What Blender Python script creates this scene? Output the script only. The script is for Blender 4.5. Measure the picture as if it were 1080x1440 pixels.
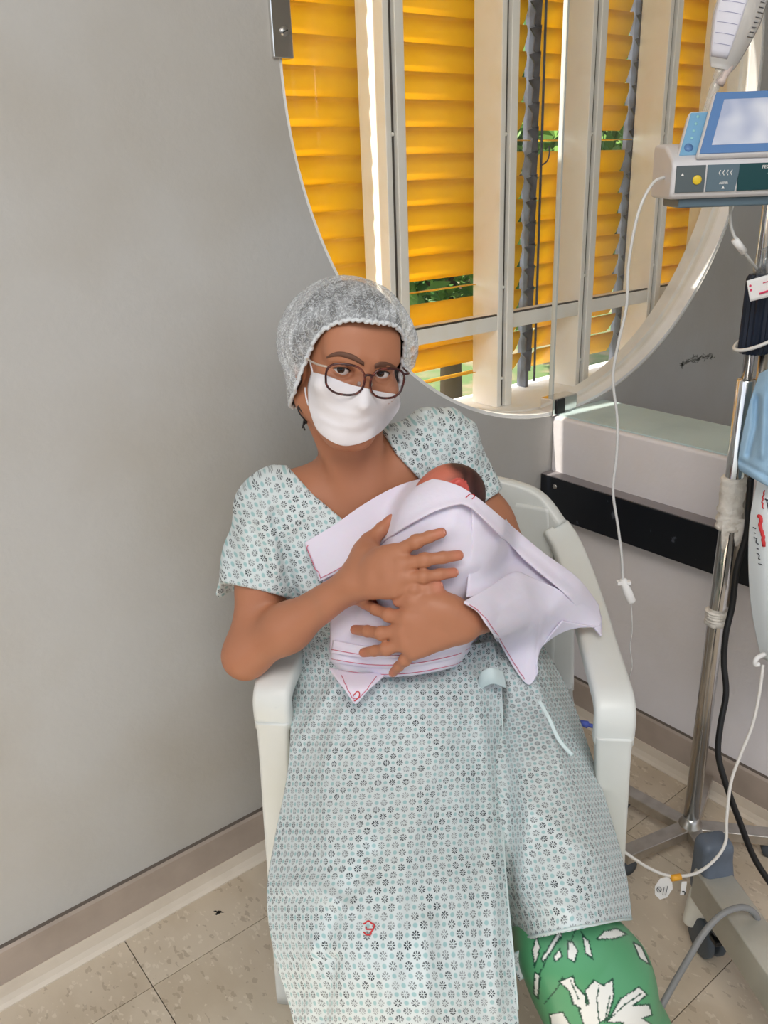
import bpy, bmesh, math, random
import numpy as np
from mathutils import Vector, Matrix
for o in list(bpy.data.objects): bpy.data.objects.remove(o, do_unlink=True)
SC = bpy.context.scene
COL = SC.collection
random.seed(7); RNG = np.random.default_rng(7)

# ------------------------------------------------------------------ camera
FL = 1184.4
PITCH, ROLL, YAW = np.radians([21.77, -2.145, 52.18])
CAMZ = 1.42
CF = np.array([np.cos(PITCH)*np.cos(YAW), np.cos(PITCH)*np.sin(YAW), -np.sin(PITCH)])
RT = np.array([np.sin(YAW), -np.cos(YAW), 0.0]); HD = np.array([np.cos(YAW), np.sin(YAW), 0.0])
_u = np.cross(RT, CF)
CR = RT*np.cos(ROLL)+_u*np.sin(ROLL); CU = -RT*np.sin(ROLL)+_u*np.cos(ROLL)
CAM = np.array([0, 0, CAMZ])
cd = bpy.data.cameras.new('camera'); cam = bpy.data.objects.new('camera', cd); COL.objects.link(cam)
cd.sensor_fit = 'VERTICAL'; cd.sensor_height = 36.0; cd.lens = 36.0*FL/1440.0
cd.clip_start = 0.02; cd.clip_end = 200
mw = Matrix.Identity(4)
for i in range(3):
    mw[i][0] = CR[i]; mw[i][1] = CU[i]; mw[i][2] = -CF[i]; mw[i][3] = CAM[i]
cam.matrix_world = mw
SC.camera = cam
# ------------------------------------------------------------------ light
SC.view_settings.view_transform = 'Standard'; SC.view_settings.look = 'None'
SC.view_settings.gamma = 1.0; SC.view_settings.use_curve_mapping = False
SC.view_settings.exposure = 0.85
w = bpy.data.worlds.new('sky'); SC.world = w; w.use_nodes = True
nt = w.node_tree; bg = nt.nodes['Background']
sky = nt.nodes.new('ShaderNodeTexSky'); sky.sky_type = 'NISHITA'; sky.sun_disc = False
sky.sun_elevation = math.radians(48); sky.sun_rotation = math.radians(-35); sky.air_density = 1.0; sky.dust_density = 2.5; sky.ozone_density = 1.0
hsv = nt.nodes.new('ShaderNodeHueSaturation'); hsv.inputs['Saturation'].default_value = 0.35
nt.links.new(sky.outputs[0], hsv.inputs['Color']); nt.links.new(hsv.outputs[0], bg.inputs[0])
bg.inputs[1].default_value = 0.16
def lamp(name, kind, energy, loc, direction, color=(1, 1, 1), **kw):
    d = bpy.data.lights.new(name, kind); d.energy = energy; d.color = color
    for k, v in kw.items(): setattr(d, k, v)
    o = bpy.data.objects.new(name, d); COL.objects.link(o); o.location = loc
    o.rotation_euler = Vector(direction).to_track_quat('-Z', 'Y').to_euler()
    return o
lamp('sun', 'SUN', 5.0, (-3, 6, 8), (0.64, -0.12, -0.95), (1.0, 0.95, 0.86), angle=0.01)
lamp('room_fill_light', 'AREA', 27, (-0.15, -0.25, 2.72), (0.25, 0.35, -1), (1.0, 0.97, 0.93), shape='RECTANGLE', size=1.3, size_y=1.3)  # added fill light for the room, no fixture behind it

# ------------------------------------------------------------------ helpers
def A(*p): return np.array(p, float)
def ray(x, y): return CF+CR*((x-540)/FL)-CU*((y-720)/FL)
def G(x, y, g):                 # point of a sight line on the upright plane g metres ahead
    d = ray(x, y); return CAM+d*(g/(d@HD))
def ZP(x, y, z):                # point of a sight line at height z
    d = ray(x, y); return CAM+d*((z-CAMZ)/d[2])
def PX(x, y, X): d = ray(x, y); return CAM+d*(X/d[0])
def PY(x, y, Y): d = ray(x, y); return CAM+d*(Y/d[1])
def L(r, g, z): return RT*r+HD*g+A(0, 0, z)
def unit(v): v = np.asarray(v, float); return v/np.linalg.norm(v)
def proj(P):
    v = P-CAM; z = v@CF
    return 540+FL*(v@CR)/z, 720-FL*(v@CU)/z, z

def tag(o, label, cat=None, group=None, kind=None):
    if label: o['label'] = label
    if cat: o['category'] = cat
    if group: o['group'] = group
    if kind: o['kind'] = kind
    return o
def empty(name, loc, label, cat, group=None):
    o = bpy.data.objects.new(name, None); COL.objects.link(o); o.location = tuple(loc)
    o.empty_display_size = 0.05
    return tag(o, label, cat, group)
def root_of(o):
    while o.parent: o = o.parent
    return o
def mesh_obj(name, V, F, mat, parent=None, smooth=True, uv=None, col=None, origin=None):
    V = np.asarray(V, float)
    off = np.zeros(3)
    if parent is not None: off = np.array(root_of(parent).location)
    elif origin is not None: off = np.asarray(origin, float)
    me = bpy.data.meshes.new(name)
    me.from_pydata([tuple(v) for v in (V-off)], [], [tuple(int(i) for i in f) for f in F])
    me.update()
    if smooth: me.polygons.foreach_set('use_smooth', [True]*len(me.polygons))
    if uv is not None:
        li = np.empty(len(me.loops), np.int32); me.loops.foreach_get('vertex_index', li)
        ul = me.uv_layers.new(name='UVMap'); ul.data.foreach_set('uv', np.asarray(uv, np.float32)[li].ravel())
    if col is not None:
        ca = me.color_attributes.new('Col', 'FLOAT_COLOR', 'POINT')
        c4 = np.ones((len(V), 4), np.float32); c4[:, :3] = col; ca.data.foreach_set('color', c4.ravel())
    o = bpy.data.objects.new(name, me); COL.objects.link(o)
    if mat is not None: me.materials.append(mat)
    if parent is not None: o.parent = parent
    elif origin is not None: o.location = tuple(off)
    return o
class MB:                        # gathers shapes of ONE part
    def __init__(s): s.V = []; s.F = []
    def add(s, V, F):
        n = len(s.V); s.V += [tuple(v) for v in V]; s.F += [tuple(i+n for i in f) for f in F]; return s
    def box(s, c, ax, ay, az):   # centre and three half axes
        c, ax, ay, az = map(np.asarray, (c, ax, ay, az))
        V = [c+i*ax+j*ay+k*az for i in (-1, 1) for j in (-1, 1) for k in (-1, 1)]
        F = [(0, 1, 3, 2), (4, 6, 7, 5), (0, 4, 5, 1), (2, 3, 7, 6), (0, 2, 6, 4), (1, 5, 7, 3)]
        if np.dot(np.cross(ax, ay), az) < 0: F = [f[::-1] for f in F]
        return s.add(V, F)
    def abox(s, x0, x1, y0, y1, z0, z1):
        return s.box(A((x0+x1)/2, (y0+y1)/2, (z0+z1)/2), A((x1-x0)/2, 0, 0), A(0, (y1-y0)/2, 0), A(0, 0, (z1-z0)/2))
    def sweep(s, pts, prof, up=(0, 0, 1), ups=None, scales=None, cap=True, closed=False):
        pts = np.asarray(pts, float); n = len(pts); m = len(prof); V = []
        for i in range(n):
            if closed: t = pts[(i+1) % n]-pts[i-1]
            else: t = pts[min(i+1, n-1)]-pts[max(i-1, 0)]
            t = unit(t); u = np.asarray(ups[i] if ups is not None else up, float)
            sd = np.cross(t, u); sd = unit(sd) if np.linalg.norm(sd) > 1e-6 else unit(np.cross(t, A(1, 0.1, 0)))
            uu = np.cross(sd, t); k = 1.0 if scales is None else scales[i]
            for a, b in prof: V.append(pts[i]+sd*(a*k)+uu*(b*k))
        F = []
        for i in range(n if closed else n-1):
            j = (i+1) % n
            for q in range(m): F.append((i*m+q, i*m+(q+1) % m, j*m+(q+1) % m, j*m+q))
        if cap and not closed:
            F.append(tuple(range(m))[::-1]); F.append(tuple((n-1)*m+q for q in range(m)))
        return s.add(V, F)
    def tube(s, pts, r, seg=8, closed=False, scales=None):
        # rotation-minimising frames
        pts = np.asarray(pts, float); n = len(pts)
        T = [unit((pts[(i+1) % n]-pts[i-1]) if closed else (pts[min(i+1, n-1)]-pts[max(i-1, 0)])) for i in range(n)]
        u = unit(np.cross(T[0], A(0.3, 0.5, 0.81))); ups = []
        for i in range(n):
            u = unit(u-T[i]*(u@T[i])); ups.append(u)
        prof = [(r*math.cos(2*math.pi*q/seg), r*math.sin(2*math.pi*q/seg)) for q in range(seg)]
        return s.sweep(pts, prof, ups=ups, closed=closed, scales=scales)
    def lathe(s, c, axis, prof, seg=24):     # prof: (radius, height)
        axis = unit(axis); x = unit(np.cross(axis, A(0.31, 0.2, 0.93)) if abs(axis[2]) < 0.9 else np.cross(axis, A(1, 0, 0))); y = np.cross(axis, x); V = []; F = []
        for r, h in prof:
            for q in range(seg):
                a = 2*math.pi*q/seg; V.append(np.asarray(c)+axis*h+(x*math.cos(a)+y*math.sin(a))*r)
        for i in range(len(prof)-1):
            for q in range(seg): F.append((i*seg+q, i*seg+(q+1) % seg, (i+1)*seg+(q+1) % seg, (i+1)*seg+q))
        F.append(tuple(range(seg))[::-1]); F.append(tuple((len(prof)-1)*seg+q for q in range(seg)))
        return s.add(V, F)
    def build(s, name, mat, parent=None, smooth=False, bevel=0, bseg=2, origin=None, subsurf=0):
        o = mesh_obj(name, np.array(s.V), s.F, mat, parent, smooth, origin=origin)
        if bevel:
            m = o.modifiers.new('bevel', 'BEVEL'); m.width = bevel; m.segments = bseg; m.limit_method = 'ANGLE'; m.angle_limit = 0.6
            o.data.polygons.foreach_set('use_smooth', [True]*len(o.data.polygons))
            wn = o.modifiers.new('wn', 'WEIGHTED_NORMAL'); wn.keep_sharp = False
        if subsurf:
            m = o.modifiers.new('sub', 'SUBSURF'); m.levels = subsurf; m.render_levels = subsurf
        return o
def catmull(pts, n=8, closed=False):
    P = np.asarray(pts, float); N = len(P); out = []
    segs = N if closed else N-1
    for i in range(segs):
        if closed: p0, p1, p2, p3 = P[i-1], P[i], P[(i+1) % N], P[(i+2) % N]
        else: p0, p1, p2, p3 = P[max(i-1, 0)], P[i], P[i+1], P[min(i+2, N-1)]
        for j in range(n):
            t = j/n
            out.append(0.5*((2*p1)+(-p0+p2)*t+(2*p0-5*p1+4*p2-p3)*t*t+(-p0+3*p1-3*p2+p3)*t**3))
    if not closed: out.append(P[-1])
    return np.array(out)
def resample(pts, n):
    P = np.asarray(pts, float); d = np.r_[0, np.cumsum(np.linalg.norm(np.diff(P, axis=0), axis=1))]
    s = np.linspace(0, d[-1], n); return np.stack([np.interp(s, d, P[:, k]) for k in range(P.shape[1])], 1)
def rrect(w, h, r, n=3):        # rounded rectangle profile, half sizes
    out = []
    for cx, cy, a0 in ((w-r, h-r, 0), (-w+r, h-r, 90), (-w+r, -h+r, 180), (w-r, -h+r, 270)):
        for k in range(n+1):
            a = math.radians(a0+90*k/n); out.append((cx+r*math.cos(a), cy+r*math.sin(a)))
    return out

# ------------------------------------------------------------------ materials
def mat(name, color=(0.8, 0.8, 0.8), rough=0.5, metal=0.0, spec=0.5, noise=None, bump=None, **kw):
    m = bpy.data.materials.new(name); m.use_nodes = True; t = m.node_tree; b = t.nodes['Principled BSDF']
    b.inputs['Base Color'].default_value = (*color, 1); b.inputs['Roughness'].default_value = rough
    b.inputs['Metallic'].default_value = metal; b.inputs['Specular IOR Level'].default_value = spec
    for k, v in kw.items(): b.inputs[k].default_value = v
    co = t.nodes.new('ShaderNodeTexCoord')
    if noise:                    # (scale, colour2, low, high[, detail])
        n = t.nodes.new('ShaderNodeTexNoise'); n.inputs['Scale'].default_value = noise[0]; n.inputs['Detail'].default_value = noise[4] if len(noise) > 4 else 5
        r = t.nodes.new('ShaderNodeMapRange'); r.inputs[1].default_value = noise[2]; r.inputs[2].default_value = noise[3]
        mx = t.nodes.new('ShaderNodeMix'); mx.data_type = 'RGBA'
        t.links.new(co.outputs['Object'], n.inputs['Vector']); t.links.new(n.outputs[0], r.inputs[0]); t.links.new(r.outputs[0], mx.inputs[0])
        mx.inputs[6].default_value = (*color, 1); mx.inputs[7].default_value = (*noise[1], 1)
        t.links.new(mx.outputs[2], b.inputs['Base Color'])
    if bump:                     # (scale, strength, distance)
        n = t.nodes.new('ShaderNodeTexNoise'); n.inputs['Scale'].default_value = bump[0]; n.inputs['Detail'].default_value = 6
        bp = t.nodes.new('ShaderNodeBump'); bp.inputs['Strength'].default_value = bump[1]; bp.inputs['Distance'].default_value = bump[2]
        t.links.new(co.outputs['Object'], n.inputs['Vector']); t.links.new(n.outputs[0], bp.inputs['Height']); t.links.new(bp.outputs[0], b.inputs['Normal'])
    return m
def srgb(r, g, b):
    return tuple(((c/255)/12.92 if c <= 10 else ((c/255+0.055)/1.055)**2.4) for c in (r, g, b))
class N:                         # terse node maths
    def __init__(s, t): s.t = t
    def m(s, op, a, b=None, c=None):
        n = s.t.nodes.new('ShaderNodeMath'); n.operation = op
        for i, v in enumerate((a, b, c)):
            if v is None: continue
            if isinstance(v, (int, float)): n.inputs[i].default_value = v
            else: s.t.links.new(v, n.inputs[i])
        return n.outputs[0]
    def step(s, v, lo, hi):
        n = s.t.nodes.new('ShaderNodeMapRange'); n.interpolation_type = 'SMOOTHSTEP'
        s.t.links.new(v, n.inputs[0]); n.inputs[1].default_value = lo; n.inputs[2].default_value = hi; return n.outputs[0]
    def mix(s, f, a, b):
        n = s.t.nodes.new('ShaderNodeMix'); n.data_type = 'RGBA'
        if isinstance(f, (int, float)): n.inputs[0].default_value = f
        else: s.t.links.new(f, n.inputs[0])
        for i, v in ((6, a), (7, b)):
            if isinstance(v, tuple): n.inputs[i].default_value = (*v, 1)
            else: s.t.links.new(v, n.inputs[i])
        return n.outputs[2]
    def noise(s, vec, scale, detail=4):
        n = s.t.nodes.new('ShaderNodeTexNoise'); n.inputs['Scale'].default_value = scale; n.inputs['Detail'].default_value = detail
        s.t.links.new(vec, n.inputs['Vector']); return n.outputs[0]

M = {}
M['wall'] = mat('wall_paint', srgb(189, 188, 186), 0.75, noise=(2.2, srgb(177, 172, 164), 0.42, 0.72, 8), bump=(60, 0.2, 0.005))
M['wall_grey'] = M['wall']
M['parapet'] = mat('parapet_paint', srgb(232, 227, 229), 0.7, noise=(2.2, srgb(222, 215, 212), 0.45, 0.7), bump=(40, 0.35, 0.006))
M['ledge'] = mat('ledge_paint', srgb(196, 214, 212), 0.5, noise=(9, srgb(180, 200, 200), 0.5, 0.8))
M['base'] = mat('base_vinyl', srgb(178, 163, 151), 0.42, noise=(7, srgb(156, 142, 130), 0.42, 0.75))
M['cove'] = mat('cove_cream', srgb(226, 214, 198), 0.4, noise=(5, srgb(192, 178, 160), 0.5, 0.8))
M['caulk'] = mat('caulk_dirt', srgb(96, 86, 78), 0.8)
M['rail'] = mat('rail_black', srgb(14, 18, 26), 0.3, noise=(26, srgb(80, 84, 92), 0.645, 0.68, 9))
M['railtop'] = mat('rail_top_grey', srgb(136, 130, 132), 0.45)
M['white_paint'] = mat('white_frame_paint', srgb(252, 250, 246), 0.45, noise=(14, srgb(246, 240, 228), 0.5, 0.75))
M['ring'] = mat('ring_paint', srgb(250, 250, 248), 0.4, noise=(10, srgb(236, 236, 234), 0.5, 0.7))
M['gasket'] = mat('gasket', srgb(70, 62, 54), 0.7)
M['chrome'] = mat('chrome', (0.72, 0.72, 0.72), 0.14, 1.0)
M['steel'] = mat('brushed_steel', (0.60, 0.58, 0.55), 0.30, 1.0, noise=(30, (0.48, 0.46, 0.43), 0.4, 0.7))
M['dark_metal'] = mat('louvre_metal', srgb(96, 100, 112), 0.45, 0.3, noise=(25, srgb(70, 66, 66), 0.4, 0.7))
M['chair'] = mat('white_plastic', srgb(222, 224, 220), 0.38, noise=(4, srgb(214, 214, 206), 0.45, 0.7), **{'Subsurface Weight': 0.12, 'Subsurface Radius': (0.02, 0.02, 0.02), 'Subsurface Scale': 0.3})
M['black'] = mat('black_rubber', srgb(18, 18, 20), 0.45)
M['navy'] = mat('navy_grip', srgb(20, 30, 48), 0.45)
M['grey_plastic'] = mat('grey_plastic', srgb(98, 108, 122), 0.45, noise=(20, srgb(84, 94, 106), 0.45, 0.7))
M['dgrey_plastic'] = mat('dark_grey_plastic', srgb(72, 80, 88), 0.5)
M['cable_grey'] = mat('grey_cable', srgb(140, 140, 140), 0.45)
M['cable_white'] = mat('white_cable', srgb(226, 222, 216), 0.4)
M['cream_paint'] = mat('cream_enamel', srgb(232, 230, 220), 0.35, noise=(9, srgb(202, 200, 188), 0.5, 0.8))
M['paper'] = mat('white_paper', srgb(238, 236, 234), 0.7)
M['tape'] = mat('surgical_tape', srgb(232, 226, 216), 0.8, noise=(60, srgb(210, 202, 190), 0.45, 0.7), bump=(120, 0.7, 0.004))
M['red'] = mat('red_ink', srgb(206, 52, 56), 0.6)
M['pink'] = mat('pink_thread', srgb(206, 110, 130), 0.7)
M['ink'] = mat('dark_ink', srgb(60, 62, 70), 0.7)
M['orange'] = mat('orange_plastic', srgb(236, 170, 50), 0.45)
M['blue'] = mat('blue_plastic', srgb(96, 116, 214), 0.35)
M['hair'] = mat('dark_hair', srgb(22, 17, 17), 0.5, noise=(60, srgb(40, 32, 30), 0.45, 0.7), bump=(160, 0.6, 0.004))
M['brow'] = mat('brow_hair', srgb(104, 70, 54), 0.7)
M['frame_brown'] = mat('tortoise_frame', srgb(58, 26, 28), 0.22, noise=(90, srgb(110, 52, 40), 0.52, 0.62))
M['mask'] = mat('mask_cotton', srgb(232, 228, 232), 0.85, bump=(380, 0.12, 0.001), **{'Sheen Weight': 0.15})
M['denim'] = mat('pale_blue_cloth', srgb(158, 192, 218), 0.85, noise=(12, srgb(136, 172, 202), 0.4, 0.7), bump=(300, 0.25, 0.002))
M['bag'] = mat('white_bag', srgb(226, 232, 234), 0.5)

# yellow louvre blades: painted sheet, translucency added to brighten the room side
m = mat('yellow_blade', srgb(254, 202, 46), 0.38, noise=(5, srgb(246, 188, 28), 0.42, 0.7)); M['blade'] = m
t = m.node_tree; b = t.nodes['Principled BSDF']; tr = t.nodes.new('ShaderNodeBsdfTranslucent'); tr.inputs[0].default_value = (*srgb(255, 226, 90), 1)
ms = t.nodes.new('ShaderNodeMixShader'); ms.inputs[0].default_value = 0.5
t.links.new(b.outputs[0], ms.inputs[1]); t.links.new(tr.outputs[0], ms.inputs[2]); t.links.new(ms.outputs[0], t.nodes['Material Output'].inputs[0])
def glass(name, tint, refl, haze=0.0, rough=0.02):
    m = bpy.data.materials.new(name); m.use_nodes = True; t = m.node_tree; t.nodes.remove(t.nodes['Principled BSDF'])
    tp = t.nodes.new('ShaderNodeBsdfTransparent'); tp.inputs[0].default_value = (*tint, 1)
    gl = t.nodes.new('ShaderNodeBsdfGlossy'); gl.inputs['Roughness'].default_value = rough
    fr = t.nodes.new('ShaderNodeFresnel'); fr.inputs[0].default_value = 1.45
    mu = t.nodes.new('ShaderNodeMath'); mu.operation = 'MULTIPLY'; mu.inputs[1].default_value = refl; t.links.new(fr.outputs[0], mu.inputs[0])
    ge = t.nodes.new('ShaderNodeNewGeometry'); sb = t.nodes.new('ShaderNodeMath'); sb.operation = 'SUBTRACT'; sb.inputs[0].default_value = 1.0; t.links.new(ge.outputs['Backfacing'], sb.inputs[1])
    m3 = t.nodes.new('ShaderNodeMath'); m3.operation = 'MULTIPLY'; t.links.new(mu.outputs[0], m3.inputs[0]); t.links.new(sb.outputs[0], m3.inputs[1]); mu = m3
    ms = t.nodes.new('ShaderNodeMixShader'); t.links.new(mu.outputs[0], ms.inputs[0]); t.links.new(tp.outputs[0], ms.inputs[1]); t.links.new(gl.outputs[0], ms.inputs[2])
    out = ms.outputs[0]
    if haze:
        df = t.nodes.new('ShaderNodeBsdfDiffuse'); df.inputs[0].default_value = (0.9, 0.9, 0.88, 1)
        co = t.nodes.new('ShaderNodeTexCoord'); nn = N(t); f = nn.m('MULTIPLY', nn.step(nn.noise(co.outputs['Object'], 4.0, 6), 0.35, 0.75), haze)
        m2 = t.nodes.new('ShaderNodeMixShader'); t.links.new(f, m2.inputs[0]); t.links.new(out, m2.inputs[1]); t.links.new(df.outputs[0], m2.inputs[2]); out = m2.outputs[0]
    t.links.new(out, t.nodes['Material Output'].inputs[0]); return m
M['glass'] = glass('window_glass', (0.97, 0.97, 0.96), 0.8, 0.02)
M['glass_hazy'] = glass('hazy_glass', (0.96, 0.96, 0.95), 0.9, 0.08)  # right pane: stronger patchy pale haze mixed in
M['lens'] = glass('spectacle_lens', (0.98, 0.98, 0.99), 1.0)
M['clear'] = glass('clear_plastic', (0.9, 0.91, 0.92), 2.0, 0.35, 0.1)
# floor tile: beige vinyl with small chips
m = mat('vinyl_tile', srgb(176, 160, 140), 0.38); M['tile'] = m; t = m.node_tree; n = N(t); co = t.nodes.new('ShaderNodeTexCoord')
oi = t.nodes.new('ShaderNodeObjectInfo'); va = t.nodes.new('ShaderNodeVectorMath'); va.operation = 'MULTIPLY_ADD'
va.inputs[1].default_value = (1, 0.55, 1); t.links.new(co.outputs['Object'], va.inputs[0])
cb = t.nodes.new('ShaderNodeCombineXYZ'); t.links.new(n.m('MULTIPLY', oi.outputs['Random'], 37.0), cb.inputs[0]); t.links.new(n.m('MULTIPLY', oi.outputs['Random'], 91.0), cb.inputs[1]); t.links.new(cb.outputs[0], va.inputs[2])
def chips(scale, thr, seed):
    v = t.nodes.new('ShaderNodeTexVoronoi'); v.inputs['Scale'].default_value = scale; v.inputs['Randomness'].default_value = 1.0
    d = t.nodes.new('ShaderNodeVectorMath'); d.operation = 'ADD'; nz = t.nodes.new('ShaderNodeTexNoise'); nz.inputs['Scale'].default_value = scale*1.3
    t.links.new(va.outputs[0], nz.inputs['Vector']); sc = t.nodes.new('ShaderNodeVectorMath'); sc.operation = 'SCALE'; sc.inputs['Scale'].default_value = 0.02
    t.links.new(nz.outputs['Color'], sc.inputs[0]); t.links.new(va.outputs[0], d.inputs[0]); t.links.new(sc.outputs[0], d.inputs[1])
    d2 = t.nodes.new('ShaderNodeVectorMath'); d2.operation = 'ADD'; d2.inputs[1].default_value = (seed, seed*2.3, 0); t.links.new(d.outputs[0], d2.inputs[0]); t.links.new(d2.outputs[0], v.inputs['Vector'])
    sep = t.nodes.new('ShaderNodeSeparateColor'); t.links.new(v.outputs['Color'], sep.inputs[0])
    return n.m('MULTIPLY', n.m('LESS_THAN', v.outputs['Distance'], 0.36), n.m('GREATER_THAN', sep.outputs[0], thr))
base = n.mix(n.step(n.noise(va.outputs[0], 9, 5), 0.35, 0.7), srgb(212, 198, 178), srgb(198, 182, 160))
c1 = n.mix(n.m('MULTIPLY', chips(95, 0.70, 0.0), 0.45), base, srgb(232, 220, 202)); c2 = n.mix(n.m('MULTIPLY', chips(85, 0.76, 3.1), 0.45), c1, srgb(160, 142, 122))
t.links.new(c2, t.nodes['Principled BSDF'].inputs['Base Color'])
# gown print: wheel-like dark flowers and teal dots in a staggered lattice
def gown_mat():
    m = mat('gown_cotton', srgb(214, 226, 226), 0.85, **{'Sheen Weight': 0.1}); t = m.node_tree; n = N(t)
    uv = t.nodes.new('ShaderNodeUVMap'); uv.uv_map = 'UVMap'; sp = t.nodes.new('ShaderNodeSeparateXYZ'); t.links.new(uv.outputs[0], sp.inputs[0])
    U = n.m('DIVIDE', sp.outputs[0], 0.0103); Vv = n.m('DIVIDE', sp.outputs[1], 0.0112)
    iu, iv = n.m('FLOOR', U), n.m('FLOOR', Vv); fu = n.m('SUBTRACT', n.m('SUBTRACT', U, iu), 0.5); fv = n.m('SUBTRACT', n.m('SUBTRACT', Vv, iv), 0.5)
    par = n.m('FLOORED_MODULO', n.m('ADD', iu, iv), 2.0)
    r = n.m('SQRT', n.m('ADD', n.m('MULTIPLY', fu, fu), n.m('MULTIPLY', fv, fv))); th = n.m('ARCTAN2', fv, fu)
    pet = n.step(n.m('COSINE', n.m('MULTIPLY', th, 8.0)), -0.75, 0.1)
    ring = n.m('MULTIPLY', n.step(r, 0.14, 0.2), n.m('SUBTRACT', 1.0, n.step(r, 0.44, 0.5)))
    flower = n.m('MAXIMUM', n.m('MULTIPLY', ring, pet), n.m('SUBTRACT', 1.0, n.step(r, 0.05, 0.1)))
    fl = n.m('MULTIPLY', flower, n.m('SUBTRACT', 1.0, par))
    wear = t.nodes.new('ShaderNodeVectorMath'); wear.operation = 'SCALE'; wear.inputs['Scale'].default_value = 1.0; t.links.new(uv.outputs[0], wear.inputs[0])
    fade = n.m('ADD', 0.5, n.m('MULTIPLY', n.step(n.noise(wear.outputs[0], 28, 3), 0.35, 0.65), 0.5))
    dot = n.m('MULTIPLY', n.m('MULTIPLY', n.m('SUBTRACT', 1.0, n.step(r, 0.2, 0.34)), par), 0.7)
    c = n.mix(dot, srgb(212, 221, 222), srgb(126, 180, 182)); c = n.mix(n.m('MULTIPLY', fl, fade), c, srgb(40, 50, 58))
    t.links.new(c, t.nodes['Principled BSDF'].inputs['Base Color'])
    bp = t.nodes.new('ShaderNodeBump'); bp.inputs['Strength'].default_value = 0.4; bp.inputs['Distance'].default_value = 0.006
    t.links.new(n.noise(wear.outputs[0], 32, 4), bp.inputs['Height']); t.links.new(bp.outputs[0], t.nodes['Principled BSDF'].inputs['Normal'])
    return m
M['gown'] = gown_mat()
M['gown_band'] = mat('gown_band', srgb(206, 220, 220), 0.85)
def cloth(name, c):
    m = mat(name, c, 0.9, **{'Sheen Weight': 0.1, 'Subsurface Weight': 0.15, 'Subsurface Scale': 0.01}); t = m.node_tree; n = N(t)
    co = t.nodes.new('ShaderNodeTexCoord'); bp = t.nodes.new('ShaderNodeBump'); bp.inputs['Strength'].default_value = 0.25; bp.inputs['Distance'].default_value = 0.008
    t.links.new(n.noise(co.outputs['Object'], 22, 5), bp.inputs['Height']); t.links.new(bp.outputs[0], t.nodes['Principled BSDF'].inputs['Normal']); return m
M['blanket'] = cloth('blanket_cotton', srgb(230, 222, 236))
M['blanket_rim'] = mat('pink_hem', srgb(216, 170, 190), 0.85)
def skin_mat(name, c, c2, sss=0.1):
    m = mat(name, c, 0.5, spec=0.35, noise=(14, c2, 0.4, 0.75), bump=(260, 0.12, 0.001), **{'Subsurface Weight': sss, 'Subsurface Radius': (0.012, 0.005, 0.003), 'Subsurface Scale': 0.6})
    return m
def vc_mat(name, rough, sss=0.0, bumpd=None):
    m = mat(name, (0.8, 0.8, 0.8), rough, bump=bumpd, spec=0.35, **({'Subsurface Weight': sss, 'Subsurface Radius': (0.012, 0.005, 0.003), 'Subsurface Scale': 0.6} if sss else {}))
    t = m.node_tree; a = t.nodes.new('ShaderNodeVertexColor'); a.layer_name = 'Col'; t.links.new(a.outputs[0], t.nodes['Principled BSDF'].inputs['Base Color']); return m
M['skin'] = vc_mat('skin', 0.48, 0.12, (220, 0.10, 0.001))
M['baby'] = vc_mat('baby_skin', 0.45, 0.15, (300, 0.25, 0.002))
M['trouser'] = vc_mat('floral_satin', 0.35)

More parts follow.
